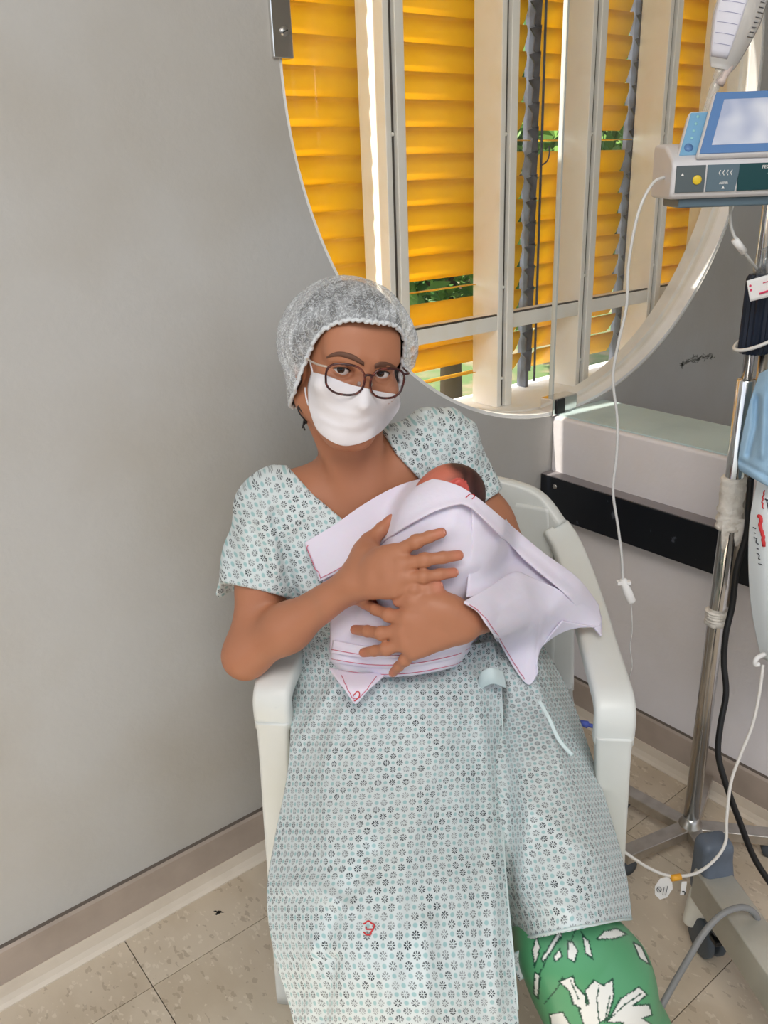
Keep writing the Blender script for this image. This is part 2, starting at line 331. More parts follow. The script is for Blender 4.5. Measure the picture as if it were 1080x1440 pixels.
# ------------------------------------------------------------------ implicit surfaces
def smin(a, b, k):
    h = np.maximum(k-np.abs(a-b), 0)/k; return np.minimum(a, b)-h*h*k*0.25
class Field:
    def __init__(s): s.P = []
    def add(s, f, lo, hi, k, op='u'): s.P.append((f, np.minimum(lo, hi), np.maximum(lo, hi), k, op)); return s
    def cone(s, a, b, ra, rb, k=0.02, squash=None, sq=1.0, op='u', inf=0.0):
        a, b = np.asarray(a, float), np.asarray(b, float); ra += inf; rb += inf
        n = None if squash is None else unit(squash)
        ab = b-a
        if n is not None: ab2 = ab-n*(ab@n)*(1-1/sq)
        else: ab2 = ab
        L2 = max(float(ab2@ab2), 1e-9)
        def f(P):
            q = P-a
            if n is not None: q = q-np.multiply.outer(q@n, n)*(1-1/sq)
            t = np.clip(q@ab2/L2, 0, 1)
            return np.linalg.norm(q-np.multiply.outer(t, ab2), axis=-1)-(ra+(rb-ra)*t)
        m = max(ra, rb)*max(sq, 1)+0.001
        return s.add(f, np.minimum(a, b)-m, np.maximum(a, b)+m, k, op)
    def ell(s, c, ax, rad, k=0.02, op='u', inf=0.0):
        c = np.asarray(c, float); B = np.array(ax, float); rad = np.asarray(rad, float)+inf; mr = rad.min()
        def f(P):
            q = ((P-c)@B.T)/rad; k0 = np.linalg.norm(q, axis=-1); k1 = np.linalg.norm(q/rad, axis=-1)
            return np.where(k0 < 1e-6, -mr, k0*(k0-1)/np.maximum(k1, 1e-6))
        m = rad.max()+0.001
        return s.add(f, c-m, c+m, k, op)
    def at(s, P):
        D = np.full(P.shape[:-1], 10.0)
        for f, lo, hi, k, op in s.P:
            d = f(P)
            D = smin(D, d, k) if op == 'u' else -smin(-D, d, k)
        return D
    def grid(s, lo, hi, h):
        lo = np.asarray(lo, float); n = np.ceil((np.asarray(hi)-lo)/h).astype(int)+1
        D = np.full(n, 1.0, np.float32); ax = [lo[i]+h*np.arange(n[i]) for i in range(3)]
        for f, a, b, k, op in s.P:
            i0 = np.maximum(np.floor((a-k-4*h-lo)/h).astype(int), 0); i1 = np.minimum(np.ceil((b+k+4*h-lo)/h).astype(int)+1, n)
            if (i1 <= i0).any(): continue
            P = np.stack(np.meshgrid(*[ax[i][i0[i]:i1[i]] for i in range(3)], indexing='ij'), -1)
            sl = tuple(slice(i0[i], i1[i]) for i in range(3)); d = f(P).astype(np.float32)
            D[sl] = smin(D[sl], d, k) if op == 'u' else -smin(-D[sl], d, k)
        return D, lo
    def mesh(s, lo, hi, h):
        D, lo = s.grid(lo, hi, h); return nets(D, lo, h)
    def march(s, x, y, iters=70, tmax=2.6, t0=0.5):
        x = np.asarray(x, float); y = np.asarray(y, float)
        d = CF+np.multiply.outer((x-540)/FL, CR)-np.multiply.outer((y-720)/FL, CU); d /= np.linalg.norm(d, axis=-1, keepdims=True)
        t = np.full(x.shape, t0)
        for _ in range(iters):
            t = np.minimum(t+0.8*s.at(CAM+d*t[..., None]), tmax)
        return d, t
def nets(D, lo, h):
    ins = D < 0; n = np.array(D.shape)
    cnt = np.zeros(n-1, np.int8)
    for i in (0, 1):
        for j in (0, 1):
            for k in (0, 1): cnt += ins[i:n[0]-1+i, j:n[1]-1+j, k:n[2]-1+k]
    act = (cnt > 0) & (cnt < 8); idx = np.argwhere(act)
    if len(idx) == 0: return np.zeros((0, 3)), []
    vid = np.full(n-1, -1, np.int64); vid[act] = np.arange(len(idx))
    acc = np.zeros((len(idx), 3)); num = np.zeros(len(idx)); I = idx
    C = [(i, j, k) for i in (0, 1) for j in (0, 1) for k in (0, 1)]
    for a in C:
        for b in C:
            if sum(b)-sum(a) == 1 and all(bb >= aa for aa, bb in zip(a, b)):
                da = D[I[:, 0]+a[0], I[:, 1]+a[1], I[:, 2]+a[2]]; db = D[I[:, 0]+b[0], I[:, 1]+b[1], I[:, 2]+b[2]]
                x = (da < 0) != (db < 0); tt = np.where(x, da/np.where(x, da-db, 1), 0)
                acc += np.where(x[:, None], np.array(a)+np.outer(tt, np.array(b)-np.array(a)), 0); num += x
    V = lo+h*(I+acc/num[:, None]); F = []
    for ax in range(3):
        sl0 = [slice(None)]*3; sl1 = [slice(None)]*3; sl0[ax] = slice(0, -1); sl1[ax] = slice(1, None)
        a, b = ins[tuple(sl0)], ins[tuple(sl1)]; e = np.argwhere(a != b)
        o1, o2 = [(1, 2), (2, 0), (0, 1)][ax]
        ok = (e[:, o1] > 0) & (e[:, o2] > 0) & (e[:, o1] < n[o1]-1) & (e[:, o2] < n[o2]-1); e = e[ok]
        def c(d1, d2):
            q = e.copy(); q[:, o1] -= d1; q[:, o2] -= d2; return vid[q[:, 0], q[:, 1], q[:, 2]]
        Q = np.stack([c(1, 1), c(0, 1), c(0, 0), c(1, 0)], 1)
        fl = ~a[e[:, 0], e[:, 1], e[:, 2]]; Q[fl] = Q[fl][:, ::-1]; F.append(Q)
    return V, np.concatenate(F)
def cut_mesh(V, F, keep):        # keep faces whose every vertex is kept
    F = np.asarray(F); F = F[keep[F].all(1)]; u = np.unique(F); mp = np.full(len(V), -1); mp[u] = np.arange(len(u)); return V[u], mp[F]
def join_meshes(parts):
    V = []; F = []; n = 0
    for v, f in parts: V.append(v); F.append(np.asarray(f)+n); n += len(v)
    return np.concatenate(V), np.concatenate(F)
def grid_shell(P, thick, away=None):   # P (nu,nv,3) sheet -> closed thin shell; returns V,F and the index of each sheet point
    nu, nv = P.shape[:2]
    du = np.gradient(P, axis=0); dv = np.gradient(P, axis=1); nr = np.cross(du, dv); nr /= np.maximum(np.linalg.norm(nr, axis=-1, keepdims=True), 1e-9)
    if away is None: away = CAM
    if ((nr*(away-P)).sum(-1)).mean() < 0: nr = -nr; flip = True
    else: flip = False
    V = np.concatenate([P.reshape(-1, 3), (P-nr*thick).reshape(-1, 3)]); n = nu*nv; F = []
    for i in range(nu-1):
        for j in range(nv-1):
            q = (i*nv+j, (i+1)*nv+j, (i+1)*nv+j+1, i*nv+j+1)
            if flip: q = q[::-1]
            F.append(q); F.append(tuple(k+n for k in q[::-1]))
    rim = [i*nv for i in range(nu)]+[(nu-1)*nv+j for j in range(1, nv)]+[i*nv+nv-1 for i in range(nu-2, -1, -1)]+[j for j in range(nv-2, 0, -1)]
    for a, b in zip(rim, rim[1:]+rim[:1]):
        q = (b, a, a+n, b+n)
        if flip: q = q[::-1]
        F.append(q)
    return V, F
def spline_grid(ctrl, nu, nv):   # ctrl rows x cols x 3 -> smooth grid
    C = np.asarray(ctrl, float); r, c = C.shape[:2]
    rows = np.stack([resample_param(C[i], nv) for i in range(r)]); cols = np.stack([resample_param(rows[:, j], nu) for j in range(nv)], 1)
    return cols
def resample_param(P, n):
    c = catmull(P, 24); s = np.linspace(0, len(c)-1, n); i = np.minimum(s.astype(int), len(c)-2); f = (s-i)[:, None]; return c[i]*(1-f)+c[i+1]*f
def metric_uv(P):
    nu, nv = P.shape[:2]; a = np.linalg.norm(np.diff(P, axis=0), axis=-1); b = np.linalg.norm(np.diff(P, axis=1), axis=-1)
    v = np.r_[0, np.cumsum(np.median(a, axis=1))]; u = np.concatenate([np.zeros((nu, 1)), np.cumsum(b, axis=1)], 1); u -= u[:, nv//2:nv//2+1]
    return np.stack([u, np.repeat(v[:, None], nv, 1)], -1)
def seg_dist(x, y, poly):        # distance in pixels to a polyline
    best = np.full(np.shape(x), 1e9)
    for (x0, y0), (x1, y1) in zip(poly[:-1], poly[1:]):
        dx, dy = x1-x0, y1-y0; t = np.clip(((x-x0)*dx+(y-y0)*dy)/(dx*dx+dy*dy+1e-9), 0, 1)
        best = np.minimum(best, np.hypot(x-x0-t*dx, y-y0-t*dy))
    return best
def poly_sd(x, y, poly):         # signed distance to a polygon (negative inside)
    d = seg_dist(x, y, list(poly)+[poly[0]]); c = np.zeros(np.shape(x), bool); n = len(poly)
    for i in range(n):
        (x0, y0), (x1, y1) = poly[i], poly[(i+1) % n]
        c ^= ((y0 > y) != (y1 > y)) & (x < (x1-x0)*(y-y0)/((y1-y0) if y1 != y0 else 1e-9)+x0)
    return np.where(c, -d, d)

# ================================================================== the setting
WY = 1.365                       # face of the window wall
PXF, PXB = 1.61, 1.815           # half-height partition, front and back face
CX, CZ, CRAD = 1.646, 1.615, 0.775
def struct(o, label=None): tag(o, label, None, None, 'structure'); return o
# window wall with a round opening
def holed_wall():
    x0, x1, z0, z1 = -1.6, 4.0, 0.0, 2.8; n = 160; inner = []; outer = []
    for i in range(n):
        a = 2*math.pi*i/n; c, s = math.cos(a), math.sin(a); inner.append((CX+CRAD*c, CZ+CRAD*s))
        k = min(((x1-CX) if c > 0 else (x0-CX))/c if abs(c) > 1e-6 else 1e9, ((z1-CZ) if s > 0 else (z0-CZ))/s if abs(s) > 1e-6 else 1e9); outer.append((CX+k*c, CZ+k*s))
    # corners join the nearest ray so that the sheet keeps its rectangle
    for cx_, cz_ in ((x0, z0), (x0, z1), (x1, z0), (x1, z1)):
        j = min(range(n), key=lambda q: (outer[q][0]-cx_)**2+(outer[q][1]-cz_)**2); outer[j] = (cx_, cz_)
    V = []; F = []
    for y in (WY, WY+0.09):
        V += [(x, y, z) for x, z in inner]+[(x, y, z) for x, z in outer]
    for i in range(n):
        j = (i+1) % n
        F += [(i, j, n+j, n+i)]; F += [(2*n+i, 3*n+i, 3*n+j, 2*n+j)]; F += [(i, 2*n+i, 2*n+j, j)]; F += [(n+i, n+j, 3*n+j, 3*n+i)]
    return np.array(V), F
V, F = holed_wall()
wall_left = struct(mesh_obj('wall_left', V, F, M['wall'], None, False), 'pale grey painted wall with a large round window opening')
# smudge on the wall beyond the partition
mb = MB(); mb.abox(-1.6, 4.0, -2.0, WY+0.09, 2.8, 2.86)
struct(mb.build('ceiling', mat('ceiling_white', (0.8, 0.8, 0.78), 0.8)), 'unseen plain white ceiling, added to keep the sun out of the room')  # out of view; added to stop sun coming over the window wall
mb = MB(); mb.abox(PXF, PXB, -0.9, WY, 0, 0.84)
parapet = struct(mb.build('wall_right', M['parapet'], bevel=0.008), 'low white plastered partition running out from the window wall')
mb = MB(); mb.abox(PXF+0.012, PXB, -0.9, WY-0.001, 0.8405, 0.8445)
mb.build('ledge_top', M['ledge'], parapet)
mb = MB(); mb.abox(2.62, 2.70, -0.9, WY, 0, 2.8); mb.build('wall_far_blocker', M['wall']); struct(bpy.data.objects['wall_far_blocker'], 'unseen painted wall added to shade the bay behind the low partition')  # out of view; added to darken the window wall beyond the partition
mb = MB(); mb.abox(PXB, 2.62, -0.98, -0.9, 0, 2.8); mb.build('wall_back_blocker', M['wall']); struct(bpy.data.objects['wall_back_blocker'], 'unseen painted end wall added to shade the bay behind the low partition')  # also unseen, added to block light from behind the bay
# black bumper rail on the partition
mb = MB(); mb.abox(1.572, PXF, -0.9, WY-0.002, 0.586, 0.695)
rail = struct(mb.build('trim_1', M['rail'], bevel=0.003), 'black scuffed bumper rail screwed along the low partition')
mb = MB(); mb.abox(1.574, PXF, -0.9, WY-0.003, 0.6945, 0.6965); mb.build('top_strip', M['railtop'], rail)
for y in (1.315, 0.75):
    for z in (0.607, 0.672):
        mb = MB(); mb.lathe(A(1.573, y, z), A(-1, 0, 0), [(0.0065, 0), (0.0065, 0.0015), (0.004, 0.003)], 12); mb.build('screw', M['steel'], rail, True)
# skirting with a lighter cove at its foot
def skirting(name, axis, label):
    up = [(0, 0.046), (0.009, 0.046), (0.0095, 0.118), (0.006, 0.124), (0, 0.124)]
    lo = [(0, 0), (0.022, 0), (0.022, 0.003), (0.016, 0.009), (0.0115, 0.02), (0.0105, 0.046), (0, 0.046)]
    def run(prof):
        mb = MB()
        if axis == 'x': P0, P1, f = A(-1.6, WY, 0), A(PXF-0.0, WY, 0), lambda d, z: A(0, -d, z)
        else: P0, P1, f = A(PXF, -0.9, 0), A(PXF, WY, 0), lambda d, z: A(-d, 0, z)
        V = [P+f(d, z) for P in (P0, P1) for d, z in prof]; m_ = len(prof)
        F = [(q, (q+1) % m_, m_+(q+1) % m_, m_+q) for q in range(m_)]+[tuple(range(m_))[::-1], tuple(range(m_, 2*m_))]
        if axis == 'x': F = [f_[::-1] for f_ in F]
        return mb.add(V, F)
    o = struct(run(up).build(name, M['base']), label)
    run(lo).build('cove_strip', M['cove'], o)
    run([(0, 0.124), (0.0055, 0.124), (0.0, 0.1275)]).build('dirt_line', M['caulk'], o)
skirting('baseboard_left', 'x', 'taupe vinyl skirting with pale cove below the window wall')
skirting('baseboard_right', 'y', 'taupe vinyl skirting with pale cove below the low partition')
# floor: base slab and single tiles
mb = MB(); mb.abox(-1.6, 4.0, -2.0, WY+0.09, -0.06, -0.0035)
floor = struct(mb.build('floor', mat('tile_joint', srgb(70, 60, 52), 0.9)), 'beige speckled vinyl tile floor')
TS = 0.336; tile_me = None
for i in range(-2, 5):
    for j in range(-4, 4):
        x0 = 0.338+(i-1)*TS; y0 = 1.209+(j-3)*TS
        x1, y1 = x0+TS, min(y0+TS, WY)
        if x0 > PXF: continue
        x1 = min(x1, PXF); g_ = 0.0009
        full = abs(x1-x0-TS) < 1e-6 and abs(y1-y0-TS) < 1e-6
        if full and tile_me is not None:
            o = bpy.data.objects.new('tile', tile_me); COL.objects.link(o)
        else:
            mb = MB(); mb.abox(g_, x1-x0-g_, g_, y1-y0-g_, -0.0035, 0.0)
            o = mb.build('tile', M['tile'])
            if full: tile_me = o.data
        o.location = (x0, y0, 0); o.parent = floor
mb = MB(); mb.abox(PXB, 4.0, -2.0, WY, -0.003, 0.0); mb.build('floor_strip', M['tile'], floor)

# ------------------------------------------------------------------ round window: ring, two panes, clamps
win = struct(mesh_obj('window_1', *(lambda mb: (np.array(mb.V), mb.F))(MB().sweep(
    [A(CX+CRAD*math.cos(a), WY+0.05, CZ+CRAD*math.sin(a)) for a in np.linspace(0, 2*math.pi, 161)[:-1]],
    [(-0.046, -0.004), (-0.046, 0.008), (-0.012, 0.008), (-0.008, 0.001), (0.002, 0.001), (0.006, 0.008), (0.046, 0.008), (0.046, -0.004)],
    ups=[A(-math.cos(a), 0, -math.sin(a)) for a in np.linspace(0, 2*math.pi, 161)[:-1]], closed=True)), M['ring'], None, False),
    'round window with white ring frame and two clear half panes')
RP = CRAD-0.004
for sgn in (-1, 1):
    a = np.linspace(math.pi/2, math.pi*1.5, 60) if sgn < 0 else np.linspace(-math.pi/2, math.pi/2, 60)
    pts = [(CX+sgn*0.002+RP*math.cos(t_), CZ+RP*math.sin(t_)) for t_ in a]; n_ = len(pts)
    yg = WY+0.034
    V = [(x, yg, z) for x, z in pts]+[(x, yg+0.006, z) for x, z in pts]
    F = [tuple(range(n_)), tuple(range(2*n_-1, n_-1, -1))]+[(i, (i+1) % n_, n_+(i+1) % n_, n_+i)[::-1] for i in range(n_)]
    mesh_obj('pane', np.array(V), F, M['glass'] if sgn < 0 else M['glass_hazy'], win, False)
mb = MB(); mb.abox(CX-0.003, CX+0.003, WY+0.031, WY+0.043, CZ-RP, CZ+RP); mb.build('pane_joint', mat('silicone', srgb(206, 210, 206), 0.25), win)
def clamp(c, half, screws):
    mb = MB(); mb.box(A(c[0], WY+0.013, c[1]), A(half[0], 0, 0), A(0, 0.02, 0), A(0, 0, half[1])); o = mb.build('glass_clamp', M['chrome'], win, bevel=0.002)
    for dx, dz in screws:
        mb = MB(); p = A(c[0]+dx, WY-0.007, c[1]+dz); mb.lathe(p, A(0, -1, 0), [(0.0085, 0), (0.0085, 0.001), (0.006, 0.003)], 16); s_ = mb.build('screw', M['steel'], o, True)
        mb = MB(); mb.box(p+A(0, -0.003, 0), A(0.005, 0, 0.002), A(0, 0.0004, 0), A(-0.0003, 0, 0.0008)); mb.build('screw_slot', M['black'], o)
clamp((CX+0.003, CZ-CRAD+0.022), (0.047, 0.022), [])
mb = MB(); mb.abox(CX-0.032, CX+0.0, WY-0.012, WY-0.0, CZ-CRAD+0.004, CZ-CRAD+0.042); mb.build('clamp_block', M['black'], win, bevel=0.003)
clamp((CX-CRAD+0.006, CZ+0.070), (0.02, 0.075), [(0.004, -0.035), (0.004, 0.022)])

# ------------------------------------------------------------------ louvred window outside
lou = struct(MB().abox(0.5, 3.4, WY+0.09, 1.66, 0.80, 0.846).build('window_2', M['white_paint'], bevel=0.004), 'white framed louvre window with yellow slats behind the round opening')
MY0, MY1 = 1.5, 1.565
mull = [0.93, 1.262, 1.605, 1.919, 2.232, 2.545, 2.86]
for xr in mull:
    mb = MB(); mb.abox(xr-0.024, xr, MY0, MY1, 0.846, 2.5); mb.build('mullion', M['white_paint'], lou, bevel=0.002)
    mb = MB(); mb.abox(xr-0.036, xr-0.0245, MY0+0.012, MY1, 0.846, 2.5); mb.build('gasket', M['gasket'], lou)
    mb = MB(); mb.abox(xr-0.052, xr-0.036, MY0+0.004, MY1+0.03, 0.846, 2.5); mb.build('mullion', M['white_paint'], lou, bevel=0.002)
    for z in (0.92, 1.15, 1.5, 1.85):
        mb = MB(); mb.lathe(A(xr-0.030, MY0+0.012, z), A(0, -1, 0), [(0.004, 0), (0.004, 0.004), (0.002, 0.006)], 10); mb.build('rivet', M['white_paint'], lou, True)
for x0, x1 in zip(mull[:-1], mull[1:]):
    mb = MB(); mb.abox(x0, x1-0.052, MY0+0.006, MY1-0.005, 1.046, 1.082); mb.build('transom', M['white_paint'], lou, bevel=0.002)
    mb = MB(); mb.abox(x0, x1-0.052, MY0+0.008, MY0+0.014, 1.0815, 1.086); mb.build('gasket', M['gasket'], lou)
# blades: shallow curved strips, each its own object, shared mesh per column
SLY = 1.615; PITCHZ = 0.0567; blade_me = {}
open_at = {(1, 1): 1.43, (1, -3): 1.40, (2, 7): 1.6, (3, 7): 1.6, (2, -3): 0.55, (3, -2): 0.5}
mech = [None, None, 1.787, 2.205, None, None]
for c, (x0, x1) in enumerate(zip(mull[:-1], mull[1:])):
    xa, xb = x0+0.0005, x1-0.0005
    spans = [(xa, xb)] if mech[c] is None else [(xa, mech[c]-0.034), (mech[c]+0.01, xb)]
    for si, (a_, b_) in enumerate(spans):
        mb = MB(); n_ = 6; V = []; F = []; wv = 0.033
        for side in (0, 1):
            for i in range(n_+1):
                s_ = -1+2*i/n_; th_ = 0.0012*side
                y = 0.0022*(1-s_*s_)+th_; z = s_*wv
                ra = 0.012*(abs(s_)**3) if (si == 0 and len(spans) == 2) else 0.0
                rb = 0.012*(abs(s_)**3) if (si == 1) else 0.0
                V += [(a_-((a_+b_)/2)+rb, y, z), (b_-((a_+b_)/2)-ra, y, z)]
        m_ = 2*(n_+1)
        for i in range(n_):
            F += [(2*i, 2*i+1, 2*i+3, 2*i+2), (m_+2*i, m_+2*i+2, m_+2*i+3, m_+2*i+1)]
        for i in range(n_): F += [(2*i, 2*i+2, m_+2*i+2, m_+2*i), (2*i+1, m_+2*i+1, m_+2*i+3, 2*i+3)]
        F += [(0, m_, m_+1, 1), (2*n_, 2*n_+1, m_+2*n_+1, m_+2*n_)]
        proto = None
        for k in range(-3, 25):
            z = 1.092+k*PITCHZ
            if z-0.03 < 0.846: continue
            if proto is None: o = mesh_obj('slat', np.array(V), F, M['blade'], lou, True); proto = o.data
            else: o = bpy.data.objects.new('slat', proto); COL.objects.link(o); o.parent = lou
            o.location = ((a_+b_)/2, SLY, z)
            tilt = 0.34+random.uniform(-0.03, 0.03)
            if (c, k) in open_at: tilt = open_at[(c, k)]
            o.rotation_euler = (tilt, random.uniform(-0.004, 0.004), 0)
    if mech[c] is not None:
        xm = mech[c]-0.012
        mb = MB(); mb.abox(xm-0.006, xm+0.006, SLY-0.012, SLY+0.02, 0.846, 2.5); o = mb.build('louvre_bar', M['dark_metal'], lou)
        for k in range(-3, 25):
            z = 1.092+k*PITCHZ
            if z-0.03 < 0.846: continue
            mb = MB()
            V = [(xm-0.030, SLY-0.02, z+0.024), (xm+0.010, SLY-0.02, z+0.034), (xm+0.006, SLY-0.02, z-0.03), (xm-0.016, SLY-0.02, z-0.024), (xm-0.012, SLY-0.02, z+0.006)]
            V += [(x, y+0.004, zz) for x, y, zz in V]
            F = [(0, 1, 2, 3, 4)[::-1], (5, 6, 7, 8, 9)]+[(i, (i+1) % 5, 5+(i+1) % 5, 5+i) for i in range(5)]
            mb.add(V, F); mb.build('blade_clip', M['dark_metal'], o)
        mb = MB(); mb.abox(xm+0.022, xm+0.027, SLY-0.02, SLY-0.016, 0.86, 2.4); mb.build('pull_rod', M['dark_metal'], lou)
        mb = MB(); mb.tube(catmull([A(xm+0.024, SLY-0.02, 1.43), A(xm+0.034, SLY-0.03, 1.44), A(xm+0.042, SLY-0.03, 1.46), A(xm+0.038, SLY-0.03, 1.475)], 5), 0.0022, 6); mb.build('pull_hook', M['dark_metal'], lou)
# ------------------------------------------------------------------ garden outside
mb = MB(); mb.abox(-14, 16, 1.9, 30, -0.9, -0.8); struct(mb.build('floor_outside', mat('lawn', srgb(96, 120, 70), 0.9, noise=(3, srgb(140, 130, 100), 0.45, 0.6))), 'sunny lawn outside the louvres')
leafm = mat('leaf', srgb(120, 160, 74), 0.5, noise=(2.5, srgb(64, 110, 52), 0.4, 0.65), **{'Transmission Weight': 0.0})
def tree(base, h, rad, nleaf, seed, label, leafsize=0.09):
    rg = np.random.default_rng(seed); r_ = empty('garden_tree', base, label, 'tree', 'trees in the garden')
    pts = [np.array(base)+A(0, 0, h*0.75*t_)+A(0.12*math.sin(3*t_+seed), 0.1*math.cos(2*t_), 0) for t_ in np.linspace(0, 1, 6)]
    mb = MB(); mb.tube(pts, 0.11, 8, scales=np.linspace(1, 0.45, 6))
    for k in range(7):
        a = rg.uniform(0, 6.28); p0 = pts[3+k % 3]; mb.tube([p0, p0+A(math.cos(a), math.sin(a), 0.7)*rad*0.5, p0+A(math.cos(a), math.sin(a), 0.55)*rad*0.95], 0.045, 6, scales=[1, 0.7, 0.3])
    mb.build('trunk', mat('bark', srgb(110, 92, 74), 0.9), r_, True)
    c = np.array(base)+A(0, 0, h*0.72); d = rg.normal(size=(nleaf, 3)); d /= np.linalg.norm(d, axis=1)[:, None]
    P = c+d*(rg.uniform(0.35, 1, nleaf)**0.5)[:, None]*np.array([rad, rad, rad*0.85])
    a = rg.normal(size=(nleaf, 3)); a /= np.linalg.norm(a, axis=1)[:, None]; b = np.cross(a, rg.normal(size=(nleaf, 3))); b /= np.linalg.norm(b, axis=1)[:, None]
    s_ = leafsize*rg.uniform(0.6, 1.3, nleaf)[:, None]
    V = np.stack([P-a*s_, P+b*s_*0.4, P+a*s_, P-b*s_*0.4], 1).reshape(-1, 3); F = np.arange(nleaf*4).reshape(-1, 4)
    o = mesh_obj('foliage', V, F, leafm, r_, False); o['kind'] = 'stuff'
tree((4.5, 4.9, -0.8), 2.9, 1.3, 5000, 1, 'leafy green tree nearest the louvres, glimpsed through the open slats')
tree((7.6, 6.2, -0.8), 3.4, 1.5, 6000, 2, 'taller green tree farther right, glimpsed through the open slats', 0.11)

# ================================================================== white plastic armchair
CHO = L(0.076, 1.125, 0); CHA = RT*0.991-HD*0.134; CHB = RT*0.134+HD*0.991
def CH(x, y, z): return CHO+CHA*x+CHB*y+A(0, 0, z)
chair = empty('plastic_armchair', CH(0, 0.2, 0), 'white moulded plastic armchair the woman sits in', 'chair')
def lat_ups(pts):
    pts = np.asarray(pts); n = len(pts)
    return [np.cross(CHA, unit(pts[min(i+1, n-1)]-pts[max(i-1, 0)])) for i in range(n)]
for s in (-1, 1):
    # armrest: comes off the front post and sweeps back into the backrest
    P = [(0.272, 0.004, 0.585), (0.272, 0.002, 0.628), (0.271, 0.018, 0.648), (0.268, 0.06, 0.655), (0.262, 0.16, 0.662), (0.255, 0.27, 0.676), (0.243, 0.36, 0.70), (0.225, 0.418, 0.733), (0.206, 0.446, 0.757)]
    pts = catmull([CH(s*x, y, z) for x, y, z in P], 6)
    n = len(pts); sc = 1.0-0.12*np.clip((np.arange(n)/n-0.6)/0.4, 0, 1)
    mb = MB(); mb.sweep(pts, rrect(0.031, 0.017, 0.009), ups=lat_ups(pts), scales=sc); arm = mb.build('armrest', M['chair'], chair, True)
    # rim lip hanging below the outer edge of the armrest
    pts2 = pts[8:-10]+A(0, 0, -0.02)+CHA*s*0.022; mb = MB(); mb.sweep(pts2, rrect(0.006, 0.02, 0.004), ups=lat_ups(pts2)); mb.build('arm_lip', M['chair'], arm, True)
    P = [(0.285, -0.035, 0.0), (0.281, -0.022, 0.2), (0.276, -0.008, 0.42), (0.2725, 0.003, 0.56), (0.272, 0.004, 0.60)]
    pts = catmull([CH(s*x, y, z) for x, y, z in P], 6); n = len(pts)
    mb = MB(); mb.sweep(pts, rrect(0.029, 0.022, 0.008), ups=lat_ups(pts), scales=np.linspace(0.72, 1.0, n)); mb.build('leg', M['chair'], chair, True)
    # inner web of the front post
    mb = MB(); pts = [CH(s*0.262, 0.04, z) for z in (0.30, 0.40, 0.52, 0.63)]; mb.sweep(pts, rrect(0.006, 0.05, 0.004), ups=lat_ups(pts), scales=[0.5, 0.75, 0.95, 1.1]); mb.build('post_web', M['chair'], chair, True)
    P = [(0.262, 0.52, 0.0), (0.245, 0.47, 0.22), (0.228, 0.42, 0.42)]
    pts = catmull([CH(s*x, y, z) for x, y, z in P], 6)
    mb = MB(); mb.sweep(pts, rrect(0.024, 0.02, 0.007), ups=lat_ups(pts)); mb.build('leg', M['chair'], chair, True)
    # back post
    P = [(0.228, 0.42, 0.40), (0.222, 0.435, 0.55), (0.205, 0.455, 0.70), (0.185, 0.465, 0.78)]
    pts = catmull([CH(s*x, y, z) for x, y, z in P], 6)
    mb = MB(); mb.sweep(pts, rrect(0.028, 0.012, 0.008), ups=lat_ups(pts)); mb.build('back_post', M['chair'], chair, True)
seat = spline_grid([[CH(x, y, 0.425-0.03*y-0.025*(1-(x/0.25)**2)*min(1, y*6)-(0.03 if y < 0.0 else 0)) for x in (-0.25, -0.12, 0, 0.12, 0.25)] for y in (-0.01, 0.02, 0.15, 0.3, 0.44)], 20, 20)
V, F = grid_shell(seat, 0.012, CH(0, 0.2, 3)); mesh_obj('seat', V, F, M['chair'], chair)
bk = spline_grid([[CH(x*w_, y0+0.05*(1-(x/0.2)**2)-0.03, z) for x in (-0.21, -0.14, -0.07, 0, 0.07, 0.14, 0.21)] for z, y0, w_ in ((0.415, 0.425, 1.0), (0.52, 0.445, 1.0), (0.62, 0.458, 0.98), (0.72, 0.468, 0.95), (0.80, 0.474, 0.9))], 24, 40)
V, F = grid_shell(bk, 0.006, CH(0, -3, 0.6)); mesh_obj('backrest', V, F, M['chair'], chair)
pts = catmull([CH(-0.205, 0.445, 0.755), CH(-0.16, 0.475, 0.80), CH(-0.08, 0.49, 0.82), CH(0, 0.494, 0.825), CH(0.08, 0.49, 0.82), CH(0.16, 0.475, 0.80), CH(0.205, 0.445, 0.755)], 6)
mb = MB(); mb.sweep(pts, rrect(0.014, 0.03, 0.01), up=(0, 0, 1)); mb.build('top_rail', M['chair'], chair, True)

# ================================================================== the woman
woman = empty('person', CH(0.0, 0.12, 0), 'seated woman in patterned hospital gown, mask and hair cap, hands on the baby', 'person')
# ---- joints
EYE = G(512, 526, 1.20)
def head_axes(yaw, roll, pitch):
    T = -HD; x = RT.copy(); y = T.copy(); z = A(0, 0, 1)
    c, s = math.cos(yaw), math.sin(yaw); y, x = y*c+x*s, x*c-y*s          # turned to image right
    c, s = math.cos(pitch), math.sin(pitch); y, z = y*c-z*s, z*c+y*s      # nods down
    c, s = math.cos(roll), math.sin(roll); x, z = x*c-z*s, z*c+x*s        # crown leans to image right
    return x, y, z
HX, HY, HZ = head_axes(math.radians(17), math.radians(11), math.radians(3))
HB = np.array([HX, HY, HZ])
def H(x, y, z): return EYE+HX*x+HY*y+HZ*z
NB = G(505, 694, 1.335)
SR = G(388, 722, 1.315); SL = G(622, 630, 1.375)
ER = G(346, 922, 1.19); EL = G(752, 832, 1.30)
HIPC = G(598, 985, 1.30)
LATS = unit(SL-SR); LATH = unit(RT*0.99-HD*0.10)
CHEST = (SR+SL)/2+A(0, 0, -0.085)-HD*0.0
BELLY = HIPC*0.55+CHEST*0.45
HR_, HL_ = HIPC-LATH*0.085, HIPC+LATH*0.085
KR = ZP(535, 1330, 0.49); KL = ZP(806, 1315, 0.49)
